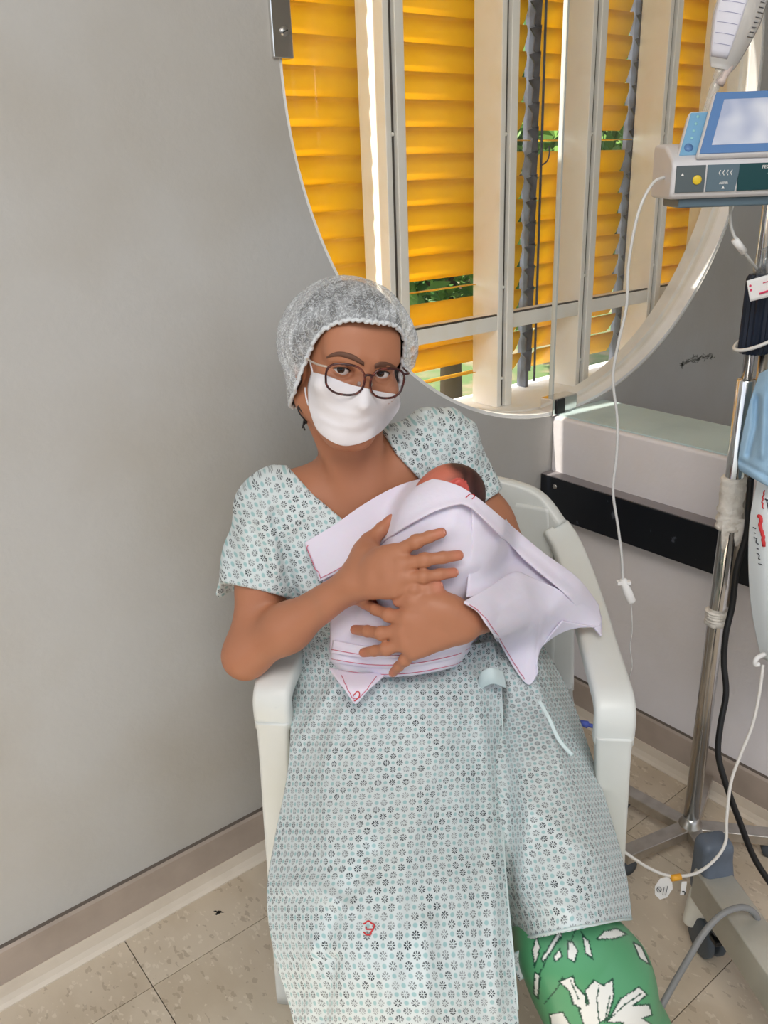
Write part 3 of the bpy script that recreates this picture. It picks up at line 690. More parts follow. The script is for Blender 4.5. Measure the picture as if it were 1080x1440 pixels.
AR_, AL_ = ZP(535, 1330, 0.49)+A(0, 0, -0.40)+HD*0.05, KL+A(0, 0, -0.40)+HD*0.02+RT*0.09
FRONT = unit(np.cross(LATS, A(0, 0, 1))); FRONT = FRONT if FRONT@(-HD) > 0 else -FRONT
def torso(f, inf=0.0, k=0.05):
    f.cone(CHEST, BELLY, 0.098, 0.088, k, LATS, 1.38, inf=inf)
    f.cone(BELLY, HIPC, 0.09, 0.10, k, LATH, 1.5, inf=inf)
    f.cone(SR+LATS*0.03, SL-LATS*0.03, 0.05, 0.05, k, inf=inf)
    f.ell(CHEST+FRONT*0.045-LATS*0.075+A(0, 0, -0.05), np.eye(3), (0.07, 0.07, 0.07), 0.05, inf=inf)
    f.ell(CHEST+FRONT*0.045+LATS*0.075+A(0, 0, -0.05), np.eye(3), (0.07, 0.07, 0.07), 0.05, inf=inf)
# ---- the bundle the hands lie on
BT, BB = G(626, 738, 1.185), G(585, 890, 1.155)
BABYH = G(634, 692, 1.195)
bundle = Field(); torso(bundle, 0.012)
bundle.cone(BT, BB, 0.068, 0.074, 0.05, RT, 1.12)
bundle.cone(SL, EL, 0.048, 0.046, 0.03)
bundle.cone(G(500, 800, 1.22), G(480, 900, 1.22), 0.03, 0.03, 0.05)
bundle.cone(G(560, 900, 1.15), G(500, 920, 1.17), 0.035, 0.03, 0.05)
def on_bundle(x, y, lift):
    d, t_ = bundle.march(A(x), A(y)); return CAM+d[0]*(t_[0]-lift)
# ---- body
body = Field(); torso(body)
body.cone(HR_, KR, 0.075, 0.052, 0.03); body.cone(HL_-A(0, 0, 0.015), KL-A(0, 0, 0.03), 0.055, 0.042, 0.03)
body.cone(KR, AR_, 0.053, 0.036, 0.02); SHL = ZP(868, 1470, 0.30); body.cone(KL-A(0, 0, 0.03), SHL, 0.044, 0.042, 0.02); body.cone(SHL, AL_, 0.042, 0.034, 0.02)
for a in (AR_, AL_): body.cone(a+A(0, 0, -0.04), a+A(0, 0, -0.055)-HD*0.13, 0.036, 0.028, 0.02)
SKULLB = H(0, -0.105, -0.075)
body.cone(NB+A(0, 0, -0.01), SKULLB, 0.051, 0.047, 0.035)
body.cone(NB+LATS*0.02, SL-LATS*0.02+A(0, 0, 0.01), 0.045, 0.042, 0.05); body.cone(NB-LATS*0.02, SR+LATS*0.02+A(0, 0, 0.01), 0.045, 0.042, 0.05)
# collar bones and neck cords
body.cone(NB+FRONT*0.052+LATS*0.018-A(0, 0, 0.018), SL+FRONT*0.02+A(0, 0, 0.02), 0.008, 0.010, 0.02)
body.cone(NB+FRONT*0.052-LATS*0.018-A(0, 0, 0.022), SR+FRONT*0.02+A(0, 0, 0.025), 0.008, 0.010, 0.02)
body.cone(NB+FRONT*0.05+LATS*0.012-A(0, 0, 0.015), H(0.06, -0.1, -0.06), 0.009, 0.013, 0.02)
body.cone(NB+FRONT*0.05-LATS*0.012-A(0, 0, 0.015), H(-0.06, -0.1, -0.06), 0.009, 0.013, 0.02)
# head
body.ell(H(0, -0.092, 0.028), HB, (0.071, 0.092, 0.080), 0.03)
body.ell(H(0, -0.055, -0.035), HB, (0.059, 0.060, 0.072), 0.03)
body.cone(H(-0.012, -0.026, -0.098), H(0.012, -0.026, -0.098), 0.02, 0.02, 0.03)
for s in (-1, 1):
    body.cone(H(s*0.05, -0.085, -0.07), H(s*0.015, -0.03, -0.098), 0.016, 0.016, 0.03)       # jaw
    body.ell(H(s*0.046, -0.022, -0.026), HB, (0.017, 0.015, 0.014), 0.025)                    # cheek bone
    body.cone(H(s*0.014, -0.0005, 0.021), H(s*0.046, -0.016, 0.020), 0.0075, 0.0075, 0.018)   # brow
body.ell(H(0, -0.027, 0.044), HB, (0.05, 0.022, 0.030), 0.03)                                   # forehead
body.cone(H(0, -0.002, 0.010), H(0, 0.017, -0.040), 0.0062, 0.0105, 0.012)                    # nose
body.cone(H(-0.011, 0.004, -0.045), H(0.011, 0.004, -0.045), 0.0075, 0.0075, 0.010)
body.ell(H(0, -0.003, -0.068), HB, (0.024, 0.012, 0.012), 0.012)                              # lips
EYES = [H(s*0.0305, -0.0165, 0.0) for s in (-1, 1)]
for e in EYES:
    body.ell(e+HY*0.012, HB, (0.016, 0.010, 0.0105), 0.008, op='s')
    body.ell(e, HB, (0.0136, 0.0136, 0.0136), 0.004)
for s, e in zip((-1, 1), EYES):
    def almond(P, e=e, s=s):
        q = (P-e)@HB.T; x, y, z = q[..., 0], q[..., 1], q[..., 2]
        zc = 0.0004+0.06*s*x
        w_ = 0.0052*np.maximum(1-(x/0.0135)**2, -0.6)
        return np.maximum(np.abs(z-zc)-w_, 0.002-y)*0.8
    body.add(almond, e-0.02, e+0.02, 0.0012, 's')
for s in (-1, 1):                                                                             # ears
    body.ell(H(s*0.071, -0.092, -0.014), HB, (0.008, 0.017, 0.029), 0.008)
    body.ell(H(s*0.078, -0.088, -0.012), HB, (0.006, 0.010, 0.018), 0.005, op='s')
# arms
def arm(f, S, E, Wr, inf=0.0):
    f.cone(S, S*0.5+E*0.5, 0.043, 0.036, 0.02, inf=inf); f.cone(S*0.5+E*0.5, E, 0.036, 0.032, 0.03, inf=inf)
    f.cone(E, E*0.6+Wr*0.4, 0.034, 0.034, 0.03, inf=inf); f.cone(E*0.6+Wr*0.4, Wr, 0.034, 0.0235, 0.03, inf=inf)
# hands: joints given where they lie on the bundle
def joint(x, y, lift): return on_bundle(x, y, lift)
def hand(f, wr, cmc, fingers, thumb, sgn, lift):
    W_ = joint(*wr, lift+0.026); K_ = []
    for (mcp, pip, dip, tip), r_ in fingers:
        m_ = joint(*mcp, lift+0.017); p_ = joint(*pip, lift+0.013); d_ = joint(*dip, lift+0.008); t_ = joint(*tip, lift+0.0055); K_.append(m_)
        w0 = W_*0.75+m_*0.25
        f.cone(w0+unit(m_-K_[0]+1e-9)*0.0, m_, 0.0135, 0.0115, 0.016)
        f.cone(m_, p_, r_*1.14, r_*1.0, 0.006); f.cone(p_, d_, r_*1.0, r_*0.9, 0.004); f.cone(d_, t_, r_*0.92, r_*0.82, 0.004)
        f.ell(p_, np.eye(3), [r_*1.06]*3, 0.005)
    for a_, b_ in zip(K_[:-1], K_[1:]):
        f.cone((W_+a_)/2, (W_+b_)/2, 0.0125, 0.0125, 0.02); f.cone(a_*0.8+W_*0.2, b_*0.8+W_*0.2, 0.0115, 0.0115, 0.014)
    c_, m_, i_, t_ = [joint(*q, lift+l_) for q, l_ in zip(thumb, (0.018, 0.015, 0.013, 0.0085))]
    f.cone(W_*0.8+c_*0.2, c_, 0.016, 0.0165, 0.02); f.cone(c_, m_, 0.0165, 0.0115, 0.018); f.cone(m_, i_, 0.0118, 0.0110, 0.006); f.cone(i_, t_, 0.0108, 0.0088, 0.004)
    f.cone(m_*0.45+c_*0.55, K_[0]*0.75+W_*0.25, 0.011, 0.011, 0.03)                            # web of the thumb
    return W_, K_
Q2 = lambda x, y: (400+x/3.0, 620+y/3.0)
right_f = [([Q2(468, 470), Q2(556, 425), Q2(610, 405), Q2(662, 388)], 0.0091), ([Q2(492, 522), Q2(592, 502), Q2(668, 492), Q2(734, 483)], 0.0093),
           ([Q2(492, 582), Q2(588, 572), Q2(656, 563), Q2(714, 556)], 0.0088), ([Q2(470, 632), Q2(548, 626), Q2(602, 618), Q2(650, 609)], 0.0077)]
right_t = [Q2(335, 500), Q2(362, 420), Q2(412, 372), Q2(452, 332)]
left_f = [([Q2(520, 742), Q2(440, 735), Q2(385, 712), Q2(345, 690)], 0.0090), ([Q2(505, 800), Q2(410, 812), Q2(350, 803), Q2(298, 797)], 0.0092),
          ([Q2(515, 850), Q2(430, 878), Q2(380, 886), Q2(334, 893)], 0.0087), ([Q2(545, 890), Q2(508, 925), Q2(482, 952), Q2(458, 978)], 0.0079)]
left_t = [Q2(700, 715), Q2(610, 690), Q2(540, 672), Q2(482, 676)]
WR_, KRr = hand(body, Q2(290, 600), None, right_f, right_t, 1, 0.024)
WL_, KLl = hand(body, Q2(755, 770), None, left_f, left_t, -1, 0.022)
arm(body, SR, ER, WR_); arm(body, SL, EL, WL_)
# mesh the one body surface: fine where the face and the hands are
pad = 0.012
hb = np.array([H(x, y, z) for x in (-0.1, 0.1) for y in (-0.2, 0.035) for z in (-0.135, 0.14)])
hd_lo, hd_hi = hb.min(0), hb.max(0)
hp = np.array([joint(*q, 0.03) for fs in (right_f, left_f) for f_, r_ in fs for q in f_]+[joint(*q, 0.03) for q in right_t+left_t]+[WR_, WL_])
hn_lo, hn_hi = hp.min(0)-0.035, hp.max(0)+0.035
inbox = lambda P, lo, hi: ((P >= lo) & (P <= hi)).all(-1)
parts = []
for lo, hi, h in ((hd_lo, hd_hi, 0.0016), (hn_lo, hn_hi, 0.0018)):
    v, f = body.mesh(lo, hi, h); parts.append((v, f))
v, f = body.mesh(A(0.15, 0.15, 0.0), A(1.4, 1.35, 1.05), 0.0045)
keep = ~(inbox(v, hd_lo+0.008, hd_hi-0.008) | inbox(v, hn_lo+0.008, hn_hi-0.008)); parts.append(cut_mesh(v, f, keep))
V, F = join_meshes(parts)
c0 = np.array(srgb(178, 120, 90)); col = np.repeat(c0[None], len(V), 0)
tips = np.array([joint(*f_[3], 0.03) for fs in (right_f, left_f) for f_, r_ in fs]+[joint(*right_t[3], 0.033), joint(*left_t[3], 0.025)])
for tp in tips:                                                                                # rosier finger ends
    w_ = np.exp(-(np.linalg.norm(V-tp, axis=1)/0.013)**2)[:, None]*0.55; col = col*(1-w_)+np.array(srgb(204, 124, 104))*w_
for e in EYES:                                                                                 # lid rims
    d_ = np.abs(np.linalg.norm(V-e, axis=1)-0.0128); w_ = (np.exp(-(d_/0.0012)**2)*((V-e)@HY > 0.004))[:, None]*0.0; col = col*(1-w_)+np.array(srgb(110, 66, 52))*w_
body_o = mesh_obj('body', V, F, M['skin'], woman, col=col)
# nails
def nail(tip, prev, lift):
    t_ = joint(*tip, lift); p_ = joint(*prev, lift); ax = unit(t_-p_); n_ = unit(CAM-t_); n_ = unit(n_-ax*(n_@ax)); sd = np.cross(ax, n_)
    P = np.array([[t_+ax*(a*0.0062-0.0004)+sd*(b_*0.0050*(1 if a < 0.7 else 0.75))+n_*(0.0063-0.0022*b_*b_-0.0016*max(a, 0)) for b_ in (-1, -0.5, 0, 0.5, 1)] for a in (-0.9, -0.4, 0.2, 0.7, 1.05)])
    V, F = grid_shell(P, 0.0008); mesh_obj('fingernail', V, F, M['nail'], body_o)
M['nail'] = mat('nail', srgb(226, 160, 144), 0.3)
for f_, r_ in right_f[:3]: nail(f_[3], f_[2], 0.0302)
nail(right_f[3][0][3], right_f[3][0][2], 0.0295)
nail(right_t[3], right_t[2], 0.0352)
for f_, r_ in left_f[1:]: nail(f_[3], f_[2], 0.0282)

# ---- eyes, brows, lashes
M['eye'] = vc_mat('eye', 0.12)
for e in EYES:
    gz = unit(CAM-e+A(0, 0, -0.0)); x = unit(np.cross(gz, A(0, 0, 1))); y = np.cross(gz, x); V = []; F = []; nr_, ns = 40, 40
    for i in range(nr_+1):
        a = math.pi*(i/nr_)**1.3
        for j in range(ns):
            b_ = 2*math.pi*j/ns; V.append(e+0.0124*(gz*math.cos(a)+(x*math.cos(b_)+y*math.sin(b_))*math.sin(a)))
    for i in range(nr_):
        for j in range(ns): F.append((i*ns+j, i*ns+(j+1) % ns, (i+1)*ns+(j+1) % ns, (i+1)*ns+j))
    V = np.array(V); ang = np.degrees(np.arccos(np.clip((V-e)@gz/0.0124, -1, 1)))
    col = np.where(ang[:, None] < 11, srgb(12, 10, 10), np.where(ang[:, None] < 25, srgb(58, 38, 28), np.where(ang[:, None] < 28.5, srgb(40, 28, 24), srgb(214, 204, 200))))
    mesh_obj('eyeball', V, F, M['eye'], body_o, col=col)
M['lash'] = mat('lash', srgb(30, 20, 18), 0.6)
for s, e in zip((-1, 1), EYES):
    xs = np.linspace(-0.0132, 0.0132, 15); pts = []
    for x in xs:
        z = 0.0004+0.06*s*x+0.0052*max(1-(x/0.0135)**2, 0); y = math.sqrt(max(0.0140**2-x*x-z*z, 1e-6)); pts.append(e+HX*x+HY*y+HZ*z)
    mb = MB(); mb.tube(pts, 0.0009, 6, scales=np.r_[0.4, np.ones(13), 0.6]); mb.build('eyelashes', M['lash'], body_o, True)
def drape(field, X, Y, offset, smooth=0, floor_=True, tmax=2.6, t0=0.5):
    d, t_ = field.march(X, Y, t0=t0, tmax=tmax); hit = t_-offset; t_ = hit.copy()
    for _ in range(smooth):
        q = t_.copy(); q[1:-1, :] = (t_[:-2]+t_[2:]+2*t_[1:-1])/4; q2 = q.copy(); q2[:, 1:-1] = (q[:, :-2]+q[:, 2:]+2*q[:, 1:-1])/4
        t_ = np.minimum(q2, hit) if floor_ else q2
    return d, t_
def lerp_grid(rows, nu, nv):     # pixel polylines from one edge to the other
    R = np.stack([resample(catmull(A_, 10), nv) for A_ in rows]); return np.stack([resample_param(R[:, j], nu) for j in range(nv)], 1)
headF = Field(); headF.P = [p for p in body.P if ((p[1] < hd_hi) & (p[2] > hd_lo)).all()]
for poly, th in (([(459, 503), (468, 499), (480, 498), (497, 503), (512, 512)], (1.5, 3.2, 4.0, 4.2, 3.0)), ([(527, 516), (534, 513), (545, 513), (554, 516), (559, 519)], (3.2, 4.0, 3.6, 2.6, 1.2))):
    c = resample(catmull(poly, 8), 24); tt = np.interp(np.linspace(0, 1, 24), np.linspace(0, 1, len(th)), th)
    g = np.stack([c+np.stack([0*tt, -tt], 1), c, c+np.stack([0*tt, tt], 1)], 0)
    d, t_ = drape(headF, g[..., 0], g[..., 1], 0.0009, 2, False, t0=0.9); t_ = np.minimum(t_, np.median(t_)+0.018); P = CAM+d*t_[..., None]; P[1] -= d[1]*0.0008
    V, F = grid_shell(P, 0.002); mesh_obj('eyebrow', V, F, M['brow'], body_o)
# ---- face mask
g = lerp_grid([[(438, 523), (462, 529), (490, 540), (515, 546), (540, 552), (563, 556)], [(433, 540), (458, 558), (488, 575), (514, 581), (541, 576), (564, 563)],
               [(433, 556), (452, 590), (482, 608), (512, 606), (542, 592), (563, 570)], [(434, 572), (447, 606), (478, 626), (508, 623), (537, 606), (560, 578)]], 40, 56)
d, t_ = drape(headF, g[..., 0], g[..., 1], 0.0035, 40, True, tmax=1.36, t0=0.9)
hit_ = headF.march(g[..., 0], g[..., 1], t0=0.9, tmax=1.36)[1]
for _ in range(6): t_[1:-1, 1:-1] = (t_[1:-1, 1:-1]*2+t_[:-2, 1:-1]+t_[2:, 1:-1]+t_[1:-1, :-2]+t_[1:-1, 2:])/6
for poly, amp, wd in (([(436, 560), (470, 578), (505, 585)], 0.0022, 5), ([(440, 585), (475, 600), (510, 602)], 0.002, 4), ([(560, 566), (535, 585), (505, 596)], 0.002, 5), ([(445, 540), (480, 560)], -0.0015, 4)):
    t_ -= amp*np.exp(-(seg_dist(g[..., 0], g[..., 1], poly)/wd)**2)
t_ = np.minimum(t_, hit_-0.0028)
V, F = grid_shell(CAM+d*t_[..., None], 0.0015); mask_o = mesh_obj('face_mask', V, F, M['mask'], woman)
for pts in ([(440, 525), (437, 512), (434, 498)], [(434, 570), (431, 560), (429, 545)]):
    q = [CAM+dd*tt for dd, tt in zip(*headF.march(np.array([p[0] for p in pts], float), np.array([p[1] for p in pts], float), t0=0.9, tmax=1.33))]
    mb = MB(); mb.tube(catmull(q, 5), 0.0016, 6); mb.build('ear_loop', M['mask'], mask_o, True)
# ---- hair and bouffant cap
CC = H(0, -0.10, 0.02); APEX = unit(A(0, -0.45, 0.89))
loop = np.array([(0, 0.004, 0.074), (0.036, -0.008, 0.070), (0.062, -0.032, 0.046), (0.072, -0.052, 0.002), (0.078, -0.072, -0.050), (0.068, -0.12, -0.084), (0.03, -0.16, -0.092), (0, -0.172, -0.095)])
loop = np.concatenate([loop, [(-x, y, z) for x, y, z in loop[-2:0:-1]]]); loop = catmull(loop, 20, True)-A(0, -0.10, 0.02)
def dome(radii, pleat, band_scale, nv=44, rise=0.16, seed=3, puff=0.0):
    n = len(loop); ar = np.linalg.norm(loop, axis=1); dirs = loop/ar[:, None]; P = np.zeros((nv, n, 3)); rg = np.random.default_rng(seed)
    for i in range(nv):
        v = i/(nv-1); d_ = dirs*(1-v)+APEX*v; om = np.arccos(np.clip(dirs@APEX, -1, 1)); d_ = (np.sin((1-v)*om)/np.sin(om))[:, None]*dirs+(np.sin(v*om)/np.sin(om))[:, None]*APEX
        d_ /= np.linalg.norm(d_, axis=1)[:, None]
        re = 1/np.linalg.norm(d_/np.array(radii), axis=1); f_ = min(1, v/rise); f_ = f_*f_*(3-2*f_)
        th = np.arange(n)/n*2*math.pi
        pl = pleat*(np.sin(th*46+2*np.sin(th*5))*0.6+np.sin(th*29+1)*0.4)*math.exp(-3.0*v)*(0.35+0.65*f_)
        pf = puff*(np.sin(th*3+v*5)+np.sin(th*7-v*9)*0.5)*math.sin(math.pi*min(1, v*1.2))
        P[i] = CC+((d_*((ar*band_scale)*(1-f_)+re*f_+pl+pf)[:, None])@HB)
    F = []
    for i in range(nv-1):
        for j in range(n): F.append((i*n+j, i*n+(j+1) % n, (i+1)*n+(j+1) % n, (i+1)*n+j))
    return P, F
P, F = dome((0.083, 0.113, 0.096), 0.0006, 1.02, rise=0.03); hair_o = mesh_obj('hair', P.reshape(-1, 3), F, M['hair'], woman)
for k in range(5):
    a = k*1.1; p0 = G(427+1.6*k, 562+2.5*k, 1.255); mb = MB()
    pts = [p0+A(0, 0, -0.006*q)+RT*(-0.004-0.0055*math.sin(q*0.75+a))+HD*0.004*math.cos(q*0.8+a) for q in range(7)]
    mb.tube(catmull(pts, 4), 0.0012, 5); mb.build('hair_strand', M['hair'], hair_o, True)
def cap_mat():
    m = bpy.data.materials.new('nonwoven_cap'); m.use_nodes = True; t = m.node_tree; n = N(t); b = t.nodes['Principled BSDF']
    b.inputs['Base Color'].default_value = (*srgb(226, 230, 234), 1); b.inputs['Roughness'].default_value = 0.7
    co = t.nodes.new('ShaderNodeTexCoord'); v = t.nodes.new('ShaderNodeTexVoronoi'); v.feature = 'DISTANCE_TO_EDGE'; v.inputs['Scale'].default_value = 150
    nz = t.nodes.new('ShaderNodeTexNoise'); nz.inputs['Scale'].default_value = 70; t.links.new(co.outputs['Object'], nz.inputs['Vector'])
    vm = t.nodes.new('ShaderNodeVectorMath'); vm.operation = 'MULTIPLY_ADD'; vm.inputs[1].default_value = (0.02, 0.02, 0.02); t.links.new(nz.outputs['Color'], vm.inputs[0]); t.links.new(co.outputs['Object'], vm.inputs[2]); t.links.new(vm.outputs[0], v.inputs['Vector'])
    fib = n.m('SUBTRACT', 1.0, n.step(v.outputs['Distance'], 0.01, 0.10)); dens = n.m('ADD', 0.26, n.m('ADD', n.m('MULTIPLY', fib, 0.34), n.m('MULTIPLY', n.step(n.noise(co.outputs['Object'], 40, 5), 0.4, 0.65), 0.2)))
    t.links.new(dens, b.inputs['Alpha']); bp = t.nodes.new('ShaderNodeBump'); bp.inputs['Strength'].default_value = 0.8; bp.inputs['Distance'].default_value = 0.003; t.links.new(n.noise(co.outputs['Object'], 90, 5), bp.inputs['Height']); t.links.new(bp.outputs[0], b.inputs['Normal'])
    return m
M['cap'] = cap_mat()
P, F = dome((0.104, 0.138, 0.102), 0.0052, 1.04, puff=0.0022); cap_o = mesh_obj('surgical_cap', P.reshape(-1, 3), F, M['cap'], woman)
lp = P[0]+0.0; n = len(lp); th = np.arange(n)/n*2*math.pi
lp = lp+np.outer(0.0012*np.sin(th*60), HZ)
mb = MB(); mb.tube(lp, 0.0034, 8, closed=True, scales=0.85+0.12*np.sin(th*90)); mb.build('elastic_band', mat('elastic', srgb(214, 218, 222), 0.8, bump=(200, 0.6, 0.003)), cap_o, True)
# ---- spectacles
gl_o = None
def rim(s, k=1.0):
    pts = []
    for a in np.linspace(0, 2*math.pi, 49)[:-1]:
        c, q = math.cos(a), math.sin(a); x = 0.0272*k*np.sign(c)*abs(c)**0.82; z = 0.0212*k*np.sign(q)*abs(q)**0.86
        z += 0.0030*max(c, 0)**2*(1 if q > -0.3 else 0)*k; z *= 1.0 if q > 0 else 1.06
        pts.append(H(s*(0.0318+x), 0.0205-0.012*(abs(x+0.0318)/0.06)**2, -0.006+z))
    return np.array(pts)
gl_o = mesh_obj('eyeglasses', *(lambda mb: (np.array(mb.V), mb.F))(MB().tube(catmull([H(-0.0058, 0.0202, 0.001), H(-0.003, 0.0222, 0.004), H(0.003, 0.0222, 0.004), H(0.0058, 0.0202, 0.001)], 5), 0.0019, 8)), M['frame_brown'], woman)
for s in (-1, 1):
    R_ = rim(s); mb = MB(); mb.tube(R_, 0.0017, 8, closed=True); mb.build('rim', M['frame_brown'], gl_o, True)
    I_ = rim(s, 0.97); c = I_.mean(0); V = np.concatenate([I_, [c]]); F = [(i, (i+1) % len(I_), len(I_)) for i in range(len(I_))]
    mesh_obj('lens', V, F, M['lens'], gl_o)
    mb = MB(); mb.tube(catmull([H(s*0.0585, 0.0085, 0.0075), H(s*0.068, -0.000, 0.007), H(s*0.0735, -0.03, 0.005), H(s*0.078, -0.07, 0.004), H(s*0.079, -0.10, -0.004)], 6), 0.0016, 6); mb.build('temple', mat('temple_metal', srgb(206, 190, 176), 0.3, 0.4) if s < 0 else M['frame_brown'], gl_o, True)
    mb = MB(); mb.ell = None; mb.lathe(H(s*0.0095, 0.012, -0.012), HX*s+HY*0.6, [(0.0005, -0.001), (0.0035, -0.0006), (0.0035, 0.0006), (0.0005, 0.001)], 10); mb.build('nose_pad', M['clear'], gl_o, True)

# ================================================================== gown
gf = Field(); torso(gf, 0.014, 0.06)
gf.cone(NB-LATS*0.03, SR+A(0, 0, 0.006), 0.052, 0.05, 0.05); gf.cone(NB+LATS*0.03, SL+A(0, 0, 0.006), 0.052, 0.05, 0.05)
AX = unit(ER-SR); HEMR = SR+(ER-SR)*0.56; HEML = SL*0.62+EL*0.38
gf.cone(SR, HEMR+AX*0.03, 0.057, 0.053, 0.04); gf.cone(SR-RT*0.005, G(333, 830, 1.275), 0.050, 0.034, 0.04)
gf.cone(SL, HEML+unit(EL-SL)*0.03, 0.055, 0.050, 0.04)
gf.cone(CHEST-LATS*0.13+A(0, 0, -0.06), HIPC-LATH*0.16, 0.04, 0.05, 0.05)
cuts = Field()
for E0, E1, r_, n_ in ((SR, HEMR, 0.046, unit(AX-RT*0.05)), (SL, HEML, 0.045, unit(EL-SL))):
    def cutp(P, c=E1, n_=n_): return np.maximum(-((P-c)@n_), np.linalg.norm(P-c-n_*0.05, axis=-1)-0.085)
    cuts.add(cutp, E1-0.14, E1+0.14, 0.003, 's')
    cuts.cone(E1+n_*0.04, E1-n_*0.02, r_, r_*0.85, 0.003, op='s')
cuts.cone(G(333, 845, 1.27), G(342, 815, 1.275), 0.028, 0.02, 0.003, op='s')
NECK = [(404, 655), (425, 630), (440, 560), (552, 560), (533, 600), (558, 640), (588, 672), (650, 740), (560, 800), (520, 765), (478, 727), (440, 695)]
def neckcut(P):
    x, y, z = proj(P); return np.maximum(poly_sd(x, y, NECK)*z/FL, P@HD-1.40)
cuts.add(neckcut, G(400, 560, 1.15)-0.25, G(560, 700, 1.4)+0.25, 0.004, 's')
D, lo = gf.grid(A(0.2, 0.45, 0.42), A(1.25, 1.35, 1.12), 0.0042)
Pg = np.stack(np.meshgrid(*[lo[i]+0.0042*np.arange(D.shape[i]) for i in range(3)], indexing='ij'), -1)
xx = Pg@RT; zz = Pg[..., 2]
D += (0.0035*np.sin(62*(xx*0.9+zz*0.35)+2.2*np.sin(16*zz))*np.clip((1.0-zz)*6, 0.2, 1)+0.0022*np.sin(120*(xx-zz*0.5)+3*np.sin(25*zz+9*xx))).astype(np.float32)
px_, py_, pz_ = proj(Pg)
for poly, amp, wd in (([(385, 720), (402, 790), (420, 850), (428, 900)], 0.012, 9), ([(370, 700), (385, 760), (392, 800)], -0.006, 8), ([(355, 740), (372, 800)], 0.006, 6), ([(545, 600), (585, 650), (600, 668)], 0.005, 4), ([(565, 590), (610, 640)], 0.004, 5), ([(600, 580), (640, 640)], 0.004, 5)):
    D += (amp*np.exp(-(seg_dist(px_, py_, poly)/wd)**2)*((Pg@HD) < 1.36)).astype(np.float32)
for f_c, a_c, b_c, k_c, op_c in cuts.P:
    i0 = np.maximum(np.floor((a_c-0.03-lo)/0.0042).astype(int), 0); i1 = np.minimum(np.ceil((b_c+0.03-lo)/0.0042).astype(int)+1, D.shape); sl = tuple(slice(i0[i], i1[i]) for i in range(3))
    D[sl] = -smin(-D[sl], f_c(Pg[sl]).astype(np.float32), k_c)
GV, GF = nets(D, lo, 0.0042); del D, Pg, px_, py_, pz_, xx, zz
guv = np.stack([(GV-CHEST)@LATS*1.0, (GV-CHEST)@unit(np.cross(LATS, FRONT))], 1)
g_parts = [(GV, GF, guv)]
def zrow(cells): return [ZP(x, y, z) for x, y, z in cells]
def grow(cells): return [G(x, y, g_) for x, y, g_ in cells]
panelA = spline_grid([grow([(432, 890, 1.255), (500, 905, 1.19), (570, 912, 1.165), (640, 910, 1.175), (694, 900, 1.215)]),
    zrow([(412, 975, 0.615), (490, 975, 0.672), (570, 975, 0.690), (650, 975, 0.675), (706, 972, 0.64)]), zrow([(405, 1080, 0.575), (480, 1080, 0.632), (565, 1078, 0.648), (650, 1075, 0.63), (707, 1075, 0.585)]),
    zrow([(386, 1180, 0.53), (470, 1180, 0.612), (560, 1178, 0.628), (645, 1175, 0.60), (708, 1172, 0.565)]), zrow([(375, 1260, 0.50), (460, 1260, 0.592), (555, 1258, 0.613), (645, 1255, 0.592), (713, 1252, 0.555)]),
    zrow([(385, 1340, 0.465), (465, 1340, 0.565), (555, 1340, 0.59), (645, 1338, 0.57), (721, 1335, 0.525)]), zrow([(408, 1420, 0.405), (480, 1420, 0.50), (565, 1420, 0.535), (650, 1420, 0.51), (728, 1418, 0.46)]),
    zrow([(425, 1500, 0.32), (500, 1500, 0.40), (575, 1500, 0.43), (655, 1500, 0.41), (735, 1500, 0.37)]), zrow([(438, 1590, 0.17), (510, 1590, 0.22), (580, 1590, 0.24), (655, 1590, 0.23), (740, 1590, 0.20)])], 170, 110)
panelB = spline_grid([grow([(675, 890, 1.23), (712, 895, 1.25), (738, 896, 1.275), (760, 900, 1.32)]), zrow([(672, 985, 0.615), (722, 982, 0.632), (765, 975, 0.612), (800, 972, 0.545)]),
    zrow([(672, 1075, 0.575), (735, 1070, 0.625), (790, 1065, 0.612), (832, 1062, 0.52)]), zrow([(676, 1165, 0.535), (752, 1160, 0.615), (815, 1150, 0.605), (858, 1145, 0.50)]),
    zrow([(690, 1250, 0.495), (768, 1245, 0.602), (838, 1235, 0.592), (880, 1225, 0.485)]), zrow([(726, 1325, 0.46), (790, 1312, 0.578), (850, 1299, 0.568), (889, 1292, 0.455)])], 120, 70)
def wrinkle(P, ridges, noise_amp, seed):
    x, y, z = proj(P); d = (P-CAM)/np.linalg.norm(P-CAM, axis=-1, keepdims=True); h_ = np.zeros(x.shape)
    for poly, amp, wd in ridges: h_ += 1.7*amp*np.exp(-(seg_dist(x, y, poly)/wd)**2)
    h_ += noise_amp*(np.sin(x*0.047+y*0.011+2*np.sin(y*0.009+seed))+0.6*np.sin(x*0.083-y*0.017+1.7*np.sin(y*0.021)))
    return P-d*h_[..., None]
panelA = wrinkle(panelA, [([(470, 960), (440, 1010), (412, 1050)], 0.008, 10), ([(480, 1000), (455, 1080), (460, 1200)], 0.005, 9), ([(540, 980), (550, 1120), (525, 1230)], -0.004, 10), ([(520, 1200), (480, 1275), (430, 1400)], -0.006, 12), ([(485, 1275), (430, 1240), (400, 1250)], 0.007, 12),
    ([(640, 1000), (600, 1100), (560, 1250), (540, 1440)], 0.005, 16), ([(672, 980), (690, 1100), (694, 1250), (700, 1420)], 0.006, 12), ([(470, 1350), (455, 1440)], -0.012, 8), ([(440, 1330), (432, 1440)], 0.008, 10), ([(600, 1300), (600, 1440)], 0.005, 14)], 0.0016, 0.3)
